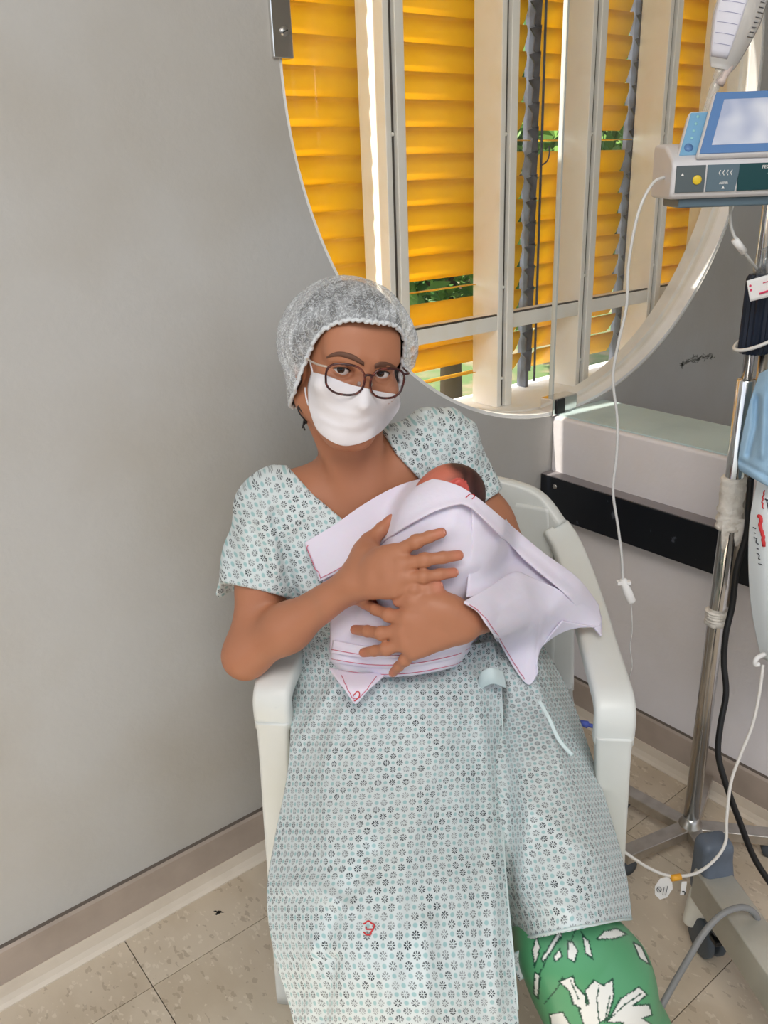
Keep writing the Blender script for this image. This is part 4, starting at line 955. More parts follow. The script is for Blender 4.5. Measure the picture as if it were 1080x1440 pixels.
panelB = wrinkle(panelB, [([(700, 960), (715, 1100), (720, 1260)], -0.010, 10), ([(740, 920), (770, 1000), (790, 1080)], 0.007, 7), ([(760, 930), (800, 1010), (822, 1080)], 0.006, 6), ([(730, 1120), (800, 1180), (860, 1210)], 0.004, 14), ([(720, 1250), (800, 1280)], 0.004, 12), ([(735, 1010), (745, 1120), (735, 1230)], 0.005, 9)], 0.0014, 1.3)
for P in (panelA, panelB):
    V, F = grid_shell(P, 0.0022); u_ = metric_uv(P).reshape(-1, 2); quads = np.array([f for f in F if len(f) == 4]); g_parts.append((V, quads, np.concatenate([u_, u_])*A(1, -1)))
gown_o = None
for i, (v, f, u_) in enumerate(g_parts):
    o = mesh_obj('gown' if i == 0 else 'gown_skirt', v, f, M['gown'], woman if i == 0 else gown_o, uv=u_)
    if i == 0: gown_o = o
# seams, hem lines, belt loop, stitched red mark
def on_grid(P, x, y, lift=0.002):   # point of a sheet nearest to a sight line
    X, Y, _ = proj(P); k = np.argmin((X-x)**2+(Y-y)**2); p = P.reshape(-1, 3)[k]; return p+unit(CAM-p)*lift
def stitch(P, poly, r_, name, m_, parent, n_=30, lift=0.0015):
    c = resample(catmull(poly, 6), n_); pts = [on_grid(P, *q, lift) for q in c]; pts = np.array(pts)
    pts[1:-1] = (pts[:-2]+pts[1:-1]*2+pts[2:])/4
    mb = MB(); mb.tube(pts, r_, 6); return mb.build(name, m_, parent, True)
stitch(panelA, [(512, 1298), (518, 1296), (526, 1300), (525, 1306), (518, 1308), (514, 1302)], 0.0009, 'red_stitching', M['red'], gown_o, 24)
stitch(panelA, [(524, 1306), (522, 1312), (519, 1316), (512, 1311)], 0.0009, 'red_stitching', M['red'], gown_o, 16)
stitch(panelA, [(706, 985), (708, 1080), (709, 1170), (714, 1250), (722, 1335), (729, 1418)], 0.0014, 'panel_edge', M['gown_band'], gown_o, 60, 0.001)
stitch(panelB, [(738, 1318), (790, 1309), (850, 1297), (888, 1292)], 0.0016, 'hem', M['gown_band'], gown_o, 40, 0.001)
lpts = np.array([[G(x, y, g_) for x, y, g_ in row] for row in ([(672, 956, 1.135), (678, 944, 1.125), (692, 939, 1.12), (708, 944, 1.135)], [(674, 966, 1.13), (680, 956, 1.12), (694, 952, 1.115), (711, 957, 1.13)], [(677, 972, 1.13), (682, 966, 1.122), (695, 962, 1.117), (712, 968, 1.13)])])
V, F = grid_shell(spline_grid(lpts, 10, 20), 0.003); mesh_obj('belt_loop', V, F, M['gown_band'], gown_o)
mb = MB(); c = catmull([G(758, 985, 1.09), G(772, 1010, 1.06), G(786, 1040, 1.035), G(805, 1062, 1.02)], 8); mb.sweep(c, rrect(0.0028, 0.0012, 0.001), ups=[CAM-p for p in c]); mb.build('tie_strap', M['gown_band'], gown_o, True)
cn = np.array([[G(x, y, 0.80) for x, y in r_] for r_ in ([(716, 1345), (738, 1333)], [(728, 1370), (750, 1360)])]); cn[1] -= HD*0.01
V, F = grid_shell(spline_grid(cn, 8, 8), 0.003); mesh_obj('tie_end', V, F, M['gown'], gown_o, uv=(V@np.stack([RT, A(0, 0, 1)-HD*0.3], 1)))
# ================================================================== trousers
KLt = KL-A(0, 0, 0.022)-RT*0.006
tf = Field(); tf.cone(HL_-A(0, 0, 0.02), KLt, 0.062, 0.056, 0.03); tf.cone(KLt, KL*0.6+ZP(868, 1470, 0.30)*0.4, 0.058, 0.075, 0.05); tf.cone(KL*0.6+ZP(868, 1470, 0.30)*0.4, ZP(868, 1470, 0.30), 0.075, 0.075, 0.03); tf.cone(ZP(868, 1470, 0.30), AL_, 0.07, 0.055, 0.03)
tf.cone(HR_-A(0, 0, 0.02), KR, 0.072, 0.060, 0.03); tf.cone(KR, AR_+A(0, 0, 0.03), 0.066, 0.055, 0.03)
v, f = tf.mesh(A(0.2, 0.15, 0.05), A(1.25, 1.2, 0.68), 0.006)
kl_lo, kl_hi = KL-A(0.17, 0.17, 0.32), KL+A(0.17, 0.17, 0.12)
v1, f1 = tf.mesh(kl_lo, kl_hi, 0.0018); v0, f0 = cut_mesh(v, f, ~inbox(v, kl_lo+0.01, kl_hi-0.01)); V, F = join_meshes([(v0, f0), (v1, f1)])
x, y, z = proj(V); Z7 = lambda *q: [(680+a/2.7, 960+b_/2.7) for a, b_ in q]
petals = [Z7((385, 1170), (420, 1130), (455, 1150), (490, 1125), (495, 1190), (470, 1280), (440, 1290), (400, 1220)), Z7((470, 1290), (520, 1200), (590, 1155), (622, 1185), (570, 1225), (630, 1222), (640, 1262), (560, 1292)),
    Z7((285, 1135), (340, 1115), (350, 1150), (388, 1190), (390, 1250), (340, 1220), (325, 1170)), Z7((362, 1240), (410, 1212), (442, 1290), (420, 1340), (380, 1300)), Z7((430, 975), (455, 945), (505, 933), (545, 955), (500, 972)),
    Z7((375, 960), (400, 982), (415, 1050), (388, 1030)), Z7((320, 980), (340, 985), (358, 1020), (345, 1062), (320, 1045)), Z7((280, 950), (300, 958), (265, 1010), (225, 1062), (218, 1050)), Z7((200, 960), (215, 1005), (195, 1080), (185, 1020)),
    Z7((568, 985), (600, 1002), (632, 1072), (592, 1045)), Z7((290, 1010), (298, 1040), (272, 1060), (265, 1040)), Z7((195, 1100), (215, 1110), (208, 1200), (190, 1180)), Z7((560, 1240), (640, 1300), (600, 1340), (520, 1310)), Z7((480, 1310), (560, 1330), (540, 1400), (470, 1380)), Z7((250, 1260), (300, 1250), (330, 1300), (260, 1330))]
sd = np.min([poly_sd(x, y, p) for p in petals], 0)
lines = np.min([seg_dist(x, y, Z7(*q)) for q in (((300, 945), (240, 1050), (215, 1100), (205, 1200)), ((350, 935), (330, 985)), ((365, 935), (385, 965)), ((440, 1290), (430, 1200), (440, 1150)), ((470, 1285), (540, 1220), (600, 1180)), ((330, 1130), (360, 1200)), ((460, 1290), (480, 1190)), ((230, 1220), (280, 1160), (300, 1120)))], 0)
green = np.array(srgb(88, 158, 112)); white = np.array(srgb(232, 232, 226)); dark = np.array(srgb(28, 74, 56))
col = np.repeat(green[None], len(V), 0); col[(sd < 0)] = white; col[np.abs(sd) < 1.1] = dark; col[(lines < 0.9)] = dark
mesh_obj('trousers', V, F, M['trouser'], woman, col=col)

# ================================================================== baby
baby = empty('person', BB+A(0, 0, -0.06), 'sleeping newborn baby with dark hair, held against the chest in a white blanket', 'person')
bx, by, bz = unit(RT*0.93+A(0, 0, -0.22)+HD*0.2), None, unit(A(0, 0, 1)*0.97+RT*0.23); by = unit(np.cross(bz, bx)); bz = np.cross(bx, by)
bf = Field(); BBX = np.array([bx, by, bz])
def Bp(x, y, z): return BABYH+bx*x+by*y+bz*z
bf.ell(Bp(0.004, 0, 0.0), BBX, (0.050, 0.041, 0.045), 0.02); bf.ell(Bp(-0.022, 0, -0.016), BBX, (0.032, 0.034, 0.034), 0.02); bf.cone(Bp(-0.05, 0, -0.01), Bp(-0.052, 0, -0.018), 0.006, 0.007, 0.01)
fdir = unit(by) if by@(-HD) > 0 else -unit(by)
bf.ell(Bp(-0.004, 0, 0.019)+fdir*0.033, np.array([bx, fdir, bz]), (0.010, 0.005, 0.015), 0.004); bf.ell(Bp(-0.005, 0, 0.019)+fdir*0.038, np.array([bx, fdir, bz]), (0.006, 0.004, 0.009), 0.003, op='s')
bf.cone(BABYH+A(0, 0, -0.03), BT+A(0, 0, -0.02), 0.03, 0.04, 0.02); bf.cone(BT+HD*0.005, BB+A(0, 0, 0.01), 0.052, 0.056, 0.03)
for s in (-1, 1):
    h0 = BB+RT*s*0.03; k0 = BB+RT*s*0.045-A(0, 0, -0.05)-HD*0.012; bf.cone(h0, k0, 0.03, 0.024, 0.02); bf.cone(k0, k0+A(0, 0, -0.07)+HD*0.01, 0.022, 0.017, 0.015)
    s0 = BT+RT*s*0.045; e0 = s0+A(0, 0, -0.05)-HD*0.01; bf.cone(s0, e0, 0.02, 0.018, 0.02); bf.cone(e0, e0+A(0, 0, 0.045)-RT*s*0.02, 0.017, 0.014, 0.015)
v0, f0 = bf.mesh(BB-0.14, BABYH+0.1, 0.0026)
q = (v0-BABYH)@BBX.T; hl = np.clip((q[:, 0]+0.004+0.55*q[:, 2]-0.012+0.006*np.sin(q[:, 2]*300))/0.024+0.5, 0, 1)*(q[:, 2] > -0.05)*(np.linalg.norm(q, axis=1) < 0.085)
ear = np.linalg.norm(v0-(Bp(-0.004, 0, 0.019)+fdir*0.036), axis=1) < 0.017
st = 0.5+0.5*np.sin(q[:, 0]*420+q[:, 2]*260+3*np.sin(q[:, 1]*120)); hair_c = np.array(srgb(70, 40, 36))[None]*(0.7+0.6*st[:, None])
skin_c = np.array(srgb(196, 112, 92)); hl = np.where(ear, 0, hl)[:, None]; col = skin_c*(1-hl)+hair_c*hl; col[ear] = srgb(206, 92, 84)
mesh_obj('body', v0, f0, M['baby'], baby, col=col)

# ================================================================== blanket
blanket = empty('baby_blanket', BB+A(0, 0, -0.075), 'white cotton blanket with pink stitched hems wrapped around the baby', 'blanket')
cf = Field(); cf.P = list(bundle.P)
cf.cone(EL, WL_, 0.058, 0.036, 0.05); cf.cone(SL, EL, 0.048, 0.058, 0.05)
ca = [CH(0.262, 0.10, 0.66), CH(0.255, 0.27, 0.676), CH(0.243, 0.36, 0.70)]
cf.cone(ca[0], ca[1], 0.026, 0.026, 0.05); cf.cone(ca[1], ca[2], 0.026, 0.024, 0.05); cf.cone(BABYH+RT*0.01-A(0, 0, 0.02), BABYH+RT*0.03-A(0, 0, 0.055), 0.048, 0.05, 0.04)
cf.cone(ZP(700, 945, 0.60), ZP(765, 965, 0.58), 0.075, 0.07, 0.05)
cf.cone(EL+RT*0.02, ca[1]+A(0, 0, -0.0), 0.05, 0.03, 0.06)
def sheet(rows, nu, nv, off, smooth, ridges, name, thick=0.003, parent=blanket, tmax=1.62, floor_=True, drop=None, fld=None):
    fld = fld or cf
    g = lerp_grid(rows, nu, nv); d, t_ = drape(fld, g[..., 0], g[..., 1], off, smooth, floor_, tmax=tmax, t0=0.7)
    for poly, amp, wd in ridges: t_ -= amp*np.exp(-(seg_dist(g[..., 0], g[..., 1], poly)/wd)**2)
    if not floor_: t_ = np.minimum(t_, cf.march(g[..., 0], g[..., 1], t0=0.7, tmax=tmax)[1]-0.005)
    if drop is not None: t_ += drop(g[..., 0], g[..., 1])
    P = CAM+d*t_[..., None]; V, F = grid_shell(P, thick); o = mesh_obj(name, V, F, M['blanket'], parent); return P, o
wrapP, _ = sheet([[(440, 775), (490, 745), (540, 712), (590, 690), (635, 694), (668, 710), (705, 738), (745, 772)], [(462, 850), (520, 840), (575, 830), (630, 815), (672, 806), (715, 798), (748, 806), (775, 815)],
    [(463, 918), (520, 930), (580, 932), (640, 924), (673, 898), (690, 866), (712, 842), (745, 824)]], 90, 110, 0.006, 14,
    [([(560, 770), (640, 722), (690, 745)], -0.004, 10), ([(640, 720), (600, 790), (580, 850)], 0.004, 12), ([(690, 750), (740, 790), (760, 805)], -0.016, 16), ([(650, 800), (700, 790), (745, 812)], 0.008, 12), ([(655, 845), (690, 822), (720, 808)], -0.008, 6), ([(520, 840), (500, 900)], 0.003, 10)], 'wrap_layer', fld=bundle)
flapP, _ = sheet([[(428, 763), (470, 738), (510, 710), (555, 685), (598, 673), (640, 681), (672, 700), (712, 733), (762, 775), (812, 812), (842, 850)],
    [(440, 792), (478, 768), (522, 738), (565, 712), (605, 695), (640, 694), (667, 706), (700, 734), (748, 778), (802, 822), (846, 872)],
    [(449, 818), (490, 797), (534, 764), (574, 738), (610, 720), (640, 709), (662, 713), (692, 740), (737, 786), (793, 834), (846, 893)]], 40, 150, 0.013, 20,
    [([(449, 816), (534, 762), (610, 718), (650, 708)], 0.005, 7), ([(662, 713), (737, 784), (800, 836)], 0.010, 9), ([(672, 702), (720, 745), (790, 805)], 0.004, 8)], 'top_flap', 0.004)
sheet([[(664, 712), (714, 752), (768, 794), (822, 838)], [(664, 760), (716, 780), (772, 808), (826, 848)], [(660, 806), (716, 812), (776, 828), (830, 858)], [(656, 838), (712, 838), (772, 842), (826, 866)]], 36, 60, 0.004, 30, [([(690, 750), (735, 785), (770, 805)], -0.010, 14), ([(660, 790), (700, 795), (745, 812)], 0.005, 10)], 'pocket_layer', 0.003)
hangP, _ = sheet([[(652, 846), (690, 824), (722, 804), (748, 812), (795, 834), (846, 866)], [(672, 858), (702, 850), (735, 842), (760, 848), (795, 852), (846, 876)], [(684, 874), (712, 900), (748, 905), (757, 898), (775, 880), (835, 880)],
    [(694, 888), (716, 928), (741, 962), (753, 950), (757, 915), (790, 872)]], 60, 80, 0.016, 60,
    [([(655, 846), (722, 804), (748, 812)], 0.006, 8), ([(735, 820), (745, 880), (742, 950)], 0.006, 14), ([(790, 840), (765, 880)], 0.006, 10), ([(700, 850), (715, 900)], -0.004, 10)], 'hanging_flap', 0.003, floor_=False, drop=lambda x, y: -0.012*np.exp(-((y-950)/60.0)**2))
for k in range(3):
    y0 = 900+k*13; ins_ = k*3
    P, o = sheet([[(468-ins_*0.8, y0), (520, y0+10), (580, y0+10), (640, y0-2), (664-ins_, y0-16), (668-ins_, y0-20)], [(465-ins_*0.8, y0+18), (520, y0+26), (580, y0+24), (640, y0+12), (668-ins_, y0+2), (672-ins_, y0-6)]], 14, 70, 0.014-0.004*k, 20,
        [([(465, y0+15), (520, y0+23), (580, y0+21), (640, y0+9), (676, y0-11)], 0.004, 5)], 'folded_layer', 0.004, fld=bundle)
    stitch(P, [(467, y0+14), (520, y0+22), (580, y0+20), (640, y0+8), (664-ins_, y0-2)], 0.0006, 'hem_stitching', M['pink'], o, 50, 0.0008)
P = spline_grid([[G(462, 938, 1.135), G(502, 946, 1.115), G(545, 944, 1.11)], [ZP(482, 966, 0.712), ZP(502, 968, 0.714), ZP(524, 964, 0.716)], [ZP(497, 989, 0.694), ZP(500, 990, 0.695), ZP(503, 989, 0.695)]], 16, 20); V, F = grid_shell(P, 0.003); o = mesh_obj('corner_tail', V, F, M['blanket'], blanket)
stitch(P, [(480, 950), (500, 984), (528, 952)], 0.0006, 'hem_stitching', M['pink'], o, 30, 0.0008)
stitch(P, [(497, 978), (503, 972), (505, 980), (498, 986)], 0.0008, 'red_stitching', M['red'], o, 20, 0.001)
stitch(flapP, [(432, 768), (440, 792), (452, 814)], 0.0007, 'hem_stitching', M['pink'], blanket, 30, 0.001); stitch(flapP, [(452, 812), (490, 792), (530, 762)], 0.0006, 'hem_stitching', M['pink'], blanket, 30, 0.001)
stitch(hangP, [(660, 850), (680, 866), (698, 890), (718, 925), (738, 955)], 0.0006, 'hem_stitching', M['pink'], blanket, 40, 0.001)
stitch(flapP, [(655, 700), (662, 694), (668, 697), (664, 702)], 0.0007, 'red_stitching', M['red'], blanket, 14, 0.001)

# ================================================================== infusion stand
P0 = A(1.4154, 0.7593, 0)
stand = empty('infusion_stand', P0, 'chrome infusion stand with star base, wrapped in white tape', 'stand')
mb = MB(); mb.lathe(P0, A(0, 0, 1), [(0.0165, 0.055), (0.0165, 1.06), (0.014, 1.063)], 24); mb.build('pole', M['chrome'], stand, True)
mb = MB(); mb.lathe(P0, A(0, 0, 1), [(0.0095, 1.05), (0.0095, 1.95)], 20); mb.build('inner_pole', M['chrome'], stand, True)
mb = MB(); mb.lathe(P0+RT*0.030+HD*0.012, A(0, 0, 1), [(0.008, 0.60), (0.008, 1.12)], 16); mb.build('side_rod', M['steel'], stand, True)
for k in range(5):
    a = math.radians(166+72*k); d = A(math.cos(a), math.sin(a), 0); s_ = A(-math.sin(a), math.cos(a), 0)
    mb = MB(); mb.sweep([P0+d*0.008+A(0, 0, 0.052), P0+d*0.185+A(0, 0, 0.052)], rrect(0.0165, 0.012, 0.002)); leg = mb.build('base_leg', M['steel'], stand)
    c = P0+d*0.172; mb = MB(); mb.lathe(c, A(0, 0, 1), [(0.008, 0.03), (0.008, 0.05)], 10); mb.build('caster_stem', M['steel'], leg, True)
    mb = MB(); mb.lathe(c+A(0, 0, 0.02)-s_*0.009, s_, [(0.006, 0), (0.02, 0.0), (0.02, 0.018), (0.006, 0.018)], 18); mb.build('caster_wheel', M['dgrey_plastic'], leg, True)
mb = MB(); mb.lathe(P0, A(0, 0, 1), [(0.024, 0.044), (0.027, 0.05), (0.025, 0.066), (0.019, 0.075), (0.017, 0.085)], 20); mb.build('hub', M['steel'], stand, True)
def wrap(z0, z1, r0, seed, name):
    rg = np.random.default_rng(seed); pr = []
    nz_ = 16
    for i in range(nz_+1):
        z = z0+(z1-z0)*i/nz_; pr.append((r0+rg.uniform(-0.0015, 0.0022)+(0.002 if i % 3 == 0 else 0), z))
    mb = MB(); mb.lathe(P0, A(0, 0, 1), pr, 20); V = np.array(mb.V); V[:, :2] += (rg.uniform(-0.0012, 0.0012, (len(V), 2))); mb.V = [tuple(v) for v in V]; o = mb.build(name, M['tape'], stand, True); return o
tp = wrap(0.775, 0.878, 0.0215, 1, 'tape_wrap'); wrap(0.568, 0.598, 0.0205, 2, 'tape_wrap')
for s_ in (-1, 1):
    q = [P0-HD*0.020+RT*s_*0.012+A(0, 0, z) for z in (0.80, 0.78, 0.762, 0.745-0.012*(s_ < 0))]; mb = MB(); mb.sweep(q, rrect(0.008, 0.0012, 0.0008), ups=[-HD]*4, scales=[1, 1, 0.8, 0.35]); mb.build('tape_tail', M['tape'], tp, True)
mb = MB(); prof = []
for q in range(36):
    a = 2*math.pi*q/36; r_ = 0.0265 if q % 2 else 0.0235; prof.append((r_*math.cos(a), r_*math.sin(a)))
mb.sweep([P0+A(0, 0, z)+RT*0.006 for z in (1.108, 1.115, 1.235, 1.242)], prof, up=(1, 0, 0), scales=[0.9, 1, 1, 0.85]); mb.build('ribbed_grip', M['navy'], stand)
mb = MB(); mb.lathe(P0+RT*0.004, A(0, 0, 1), [(0.014, 1.24), (0.0155, 1.245), (0.0155, 1.262), (0.0135, 1.266), (0.0135, 1.282)], 18); mb.build('collar', M['clear'], stand, True)
mb = MB(); mb.box(P0-HD*0.03+RT*(-0.012)+A(0, 0, 1.555), RT*0.019, HD*0.02, A(0, 0, 0.018)); mb.build('pole_clamp', M['chrome'], stand, bevel=0.003)
mb = MB(); mb.box(P0-HD*0.052+RT*(-0.008)+A(0, 0, 1.555), RT*0.008, HD*0.003, A(0, 0, 0.018)); mb.build('clamp_screw_plate', M['black'], stand, bevel=0.002)

# ---- infusion pump
pc = L(0.60, 1.372, 1.372); pw = unit(RT*0.985-HD*0.06); pf = unit(np.cross(pw, A(0, 0, 1))); pf = pf if pf@(-HD) > 0 else -pf
pump = empty('infusion_pump', pc, 'grey and white infusion pump with tilted blue-framed screen on the stand', 'pump')
def Pp(x, y, z): return pc+pw*x+pf*y+A(0, 0, z)
M['pump_white'] = mat('pump_white', srgb(214, 212, 214), 0.35); M['pump_grey'] = mat('pump_slate', srgb(86, 96, 100), 0.4); M['pump_green'] = mat('pump_green', srgb(16, 66, 70), 0.35)
M['pump_blue'] = mat('pump_blue', srgb(96, 134, 186), 0.25); M['pump_blue2'] = mat('pump_key_blue', srgb(120, 170, 205), 0.35); M['pump_mid'] = mat('pump_grey_blue', srgb(92, 112, 124), 0.4)
# body: profile extruded along the width
prof = [(0.055, 0.0), (0.062, 0.008), (0.062, 0.046), (0.054, 0.056), (0.01, 0.074), (-0.05, 0.078), (-0.055, 0.07), (-0.055, 0.0)]
V = [Pp(x, y, z) for x in (-0.152, -0.158, 0.158, 0.152) for y, z in ([(a*0.94, 0.004+b_*0.96) for a, b_ in prof] if abs(x) < 0.155 else prof)]
V = V[:8]+[Pp(-0.158+0.006, y, z) for y, z in prof]+V[24:] if False else [Pp(-0.158, y, z) for y, z in prof]+[Pp(0.158, y, z) for y, z in prof]
F = [(i, (i+1) % 8, 8+(i+1) % 8, 8+i) for i in range(8)]+[tuple(range(8))[::-1], tuple(range(8, 16))]
mb = MB(); mb.add(V, F); mb.build('housing', M['pump_white'], pump, bevel=0.006, bseg=3)
mb = MB(); mb.box(Pp(0.0, 0.0, -0.006), pw*0.14, pf*0.045, A(0, 0, 0.007)); mb.build('under_tray', M['pump_mid'], pump, bevel=0.003)
def panel(x0, x1, z0, z1, y, m_, name, skew=0.0, th=0.0025):
    P = [Pp(x0, y, z0), Pp(x1-skew, y, z0), Pp(x1, y, z1), Pp(x0-0*skew, y, z1)]; V = P+[p-pf*th for p in P]
    mb = MB(); mb.add(V, [(0, 1, 2, 3), (7, 6, 5, 4)]+[(i, 4+i, 4+(i+1) % 4, (i+1) % 4) for i in range(4)]); return mb.build(name, m_, pump, bevel=0.0008)
d1 = panel(-0.152, -0.110, 0.009, 0.046, 0.0638, M['pump_grey'], 'key_panel'); d2 = panel(-0.1075, -0.060, 0.009, 0.046, 0.0640, M['pump_mid'], 'door_panel', 0.006); d3 = panel(-0.063, 0.150, 0.009, 0.046, 0.0642, M['pump_green'], 'channel_panel')
mb = MB(); mb.lathe(Pp(-0.1215, 0.0638, 0.026), pf, [(0.0065, 0), (0.0065, 0.0012), (0.005, 0.002)], 20); mb.build('yellow_key', mat('key_yellow', srgb(228, 196, 50), 0.4), pump, True)
def tri(c, s_, name, parent=pump):
    mb = MB(); P = [c-pw*s_-A(0, 0, s_*0.8), c+pw*s_-A(0, 0, s_*0.8), c+A(0, 0, s_)]; mb.add(P+[p-pf*0.001 for p in P], [(0, 1, 2), (5, 4, 3), (0, 3, 4, 1), (1, 4, 5, 2), (2, 5, 3, 0)]); mb.build(name, M['paper'], parent)
tri(Pp(-0.083, 0.0648, 0.0145), 0.0022, 'arrow_mark')
for k in range(4):
    x = -0.091+0.0055*k; mb = MB(); mb.tube([Pp(x+0.002, 0.0645, 0.038), Pp(x, 0.0648, 0.0345), Pp(x+0.002, 0.0645, 0.031)], 0.0006, 5); mb.build('chevron_mark', M['paper'], pump)
tri(Pp(-0.143, 0.0645, 0.034), 0.002, 'arrow_mark'); tri(Pp(-0.019, 0.0648, 0.033), 0.0025, 'arrow_mark')
def text_obj(s_, c, xd, yd, size, m_, name, parent):
    cu = bpy.data.curves.new(name, 'FONT'); cu.body = s_; cu.size = size; cu.extrude = 0.0003; cu.align_x = 'CENTER'; cu.align_y = 'CENTER'; tmp = bpy.data.objects.new('tmp', cu); COL.objects.link(tmp)
    dg = bpy.context.evaluated_depsgraph_get(); me = bpy.data.meshes.new_from_object(tmp.evaluated_get(dg)); bpy.data.objects.remove(tmp, do_unlink=True)
    xd = unit(xd); yd = unit(yd); zd = np.cross(xd, yd); co = np.empty(len(me.vertices)*3); me.vertices.foreach_get('co', co); co = co.reshape(-1, 3)
    W_ = np.asarray(c)+co[:, :1]*xd+co[:, 1:2]*yd+co[:, 2:]*zd; F = [tuple(p.vertices) for p in me.polygons]; bpy.data.meshes.remove(me); return mesh_obj(name, W_, F, m_, parent, False)
text_obj('FECHAR', Pp(-0.019, 0.0646, 0.0405), pw, A(0, 0, 1), 0.0062, M['paper'], 'lettering', pump); text_obj('ABRIR', Pp(-0.083, 0.0644, 0.0205), pw, A(0, 0, 1), 0.0048, M['paper'], 'lettering', pump)
# screen block standing tilted on the housing
su = unit(A(0, 0, 1)*0.80-pf*0.50+pw*0.30); sn = unit(np.cross(pw, su)); sn = sn if sn@pf > 0 else -sn; sc0 = Pp(-0.126, 0.058, 0.053)
def slab(x0, x1, v0, v1, n0, n1, m_, name, bv, parent=pump):
    P = [sc0+pw*x+su*v+sn*n_ for n_ in (n0, n1) for x, v in ((x0, v0), (x1, v0), (x1, v1), (x0, v1))]
    mb = MB(); mb.add(P, [(3, 2, 1, 0), (4, 5, 6, 7)]+[(i, (i+1) % 4, 4+(i+1) % 4, 4+i) for i in range(4)]); return mb.build(name, m_, parent, bevel=bv)
so = slab(0.0, 0.150, 0.0, 0.108, -0.004, 0.010, M['pump_white'], 'screen_body', 0.005); slab(0.003, 0.147, 0.003, 0.105, 0.009, 0.0115, M['pump_blue'], 'screen_bezel', 0.003, so)
scr = mat('screen_glass', srgb(176, 186, 214), 0.06, noise=(18, srgb(226, 230, 242), 0.42, 0.62, 1), spec=0.8); slab(0.017, 0.125, 0.016, 0.092, 0.0112, 0.0125, scr, 'screen', 0.001, so)
slab(-0.026, 0.004, 0.008, 0.088, -0.024, -0.006, M['pump_white'], 'keypad_body', 0.004); kp = slab(-0.0235, 0.002, 0.012, 0.084, -0.007, -0.0045, M['pump_blue2'], 'keypad', 0.002)
for k in range(4):
    c = sc0-pw*0.012+su*(0.04+0.012*k)-sn*0.0048; mb = MB(); mb.lathe(c, sn, [(0.0022, 0), (0.0022, 0.0012)], 10); mb.build('key', mat('key_teal', srgb(150, 205, 214), 0.4) if k == 0 else bpy.data.materials['key_teal'], kp, True)
mb = MB(); mb.lathe(sc0-pw*0.013+su*0.024-sn*0.0048, sn, [(0.0065, 0), (0.0065, 0.0012)], 16); mb.build('key', M['pump_blue'], kp, True)
slab(0.152, 0.185, 0.004, 0.07, -0.012, 0.0, M['pump_green'], 'side_panel', 0.003)

# ---- infusion bag
bc = G(1038, 20, 1.45); bag = empty('infusion_bag', bc+A(0, 0, 0.10), 'clear soft infusion bag with ruled label, hanging above the pump', 'bag')
bu = unit(A(0, 0, 1)+RT*0.22-HD*0.05); bw = unit(RT-A(0, 0, 0.25)); bn = unit(np.cross(bw, bu)); bn = bn if bn@(-HD) > 0 else -bn
def bagpt(u_, v_, sgn):          # u across -1..1, v 0 bottom..1 top
    w_ = 0.038*(0.45+0.55*min(1, v_*3.2)**0.7); th = 0.022*(1-abs(u_)**2.2)*(math.sin(math.pi*min(1, v_*0.93+0.07))**0.6)
    return bc+bw*(u_*w_)+bu*(-0.075+0.22*v_)+bn*sgn*th
P = np.array([[bagpt(u_, v_, 1) for u_ in np.linspace(-1, 1, 21)]+[bagpt(u_, v_, -1) for u_ in np.linspace(0.9, -0.9, 19)] for v_ in np.linspace(0, 1, 30)]); m_ = P.shape[1]
F = [(i*m_+j, i*m_+(j+1) % m_, (i+1)*m_+(j+1) % m_, (i+1)*m_+j) for i in range(29) for j in range(m_)]
M['bagfilm'] = mat('bag_film', srgb(226, 224, 222), 0.25, **{'Alpha': 0.72}); mesh_obj('bag_film', P.reshape(-1, 3), F+[tuple(range(m_)), tuple(29*m_+j for j in range(m_))[::-1]], M['bagfilm'], bag)
lab = np.array([[bagpt(u_, v_, 1)+bn*0.0008 for u_ in np.linspace(-0.96, 0.0, 12)] for v_ in np.linspace(0.06, 0.98, 24)]); V, F = grid_shell(lab, 0.0005); lo_ = mesh_obj('paper_label', V, F, mat('label_lilac', srgb(232, 232, 244), 0.6), bag)
for v_ in np.linspace(0.14, 0.95, 14):
    mb = MB(); mb.tube([bagpt(u_, v_, 1)+bn*0.0010 for u_ in np.linspace(-0.85, -0.08, 8)], 0.0004, 4); mb.build('ruled_line', mat('rule_ink', srgb(150, 150, 190), 0.7) if 'rule_ink' not in bpy.data.materials else bpy.data.materials['rule_ink'], lo_)
for k, v_ in enumerate(np.linspace(0.2, 0.95, 26)):
    mb = MB(); mb.tube([bagpt(u_, v_+0.03*u_, 1)+bn*0.0008 for u_ in np.linspace(0.58, 0.84 if k % 5 else 0.92, 4)], 0.0006, 4); mb.build('scale_tick', M['ink'], bag)
q = bagpt(-0.1, 0, 1)-bn*0.008
mb = MB(); mb.lathe(q, -bu, [(0.008, -0.005), (0.008, 0.012), (0.005, 0.016), (0.0075, 0.022), (0.0075, 0.07), (0.003, 0.078), (0.002, 0.13)], 16); mb.build('drip_chamber', M['clear'], bag, True)
mb = MB(); mb.lathe(bagpt(0.5, 0.02, 1)-bn*0.006, -bu-RT*0.3, [(0.006, -0.004), (0.006, 0.016), (0.0075, 0.018), (0.0075, 0.026)], 14); mb.build('port', mat('port_pinkish', srgb(222, 204, 196), 0.4), bag, True)

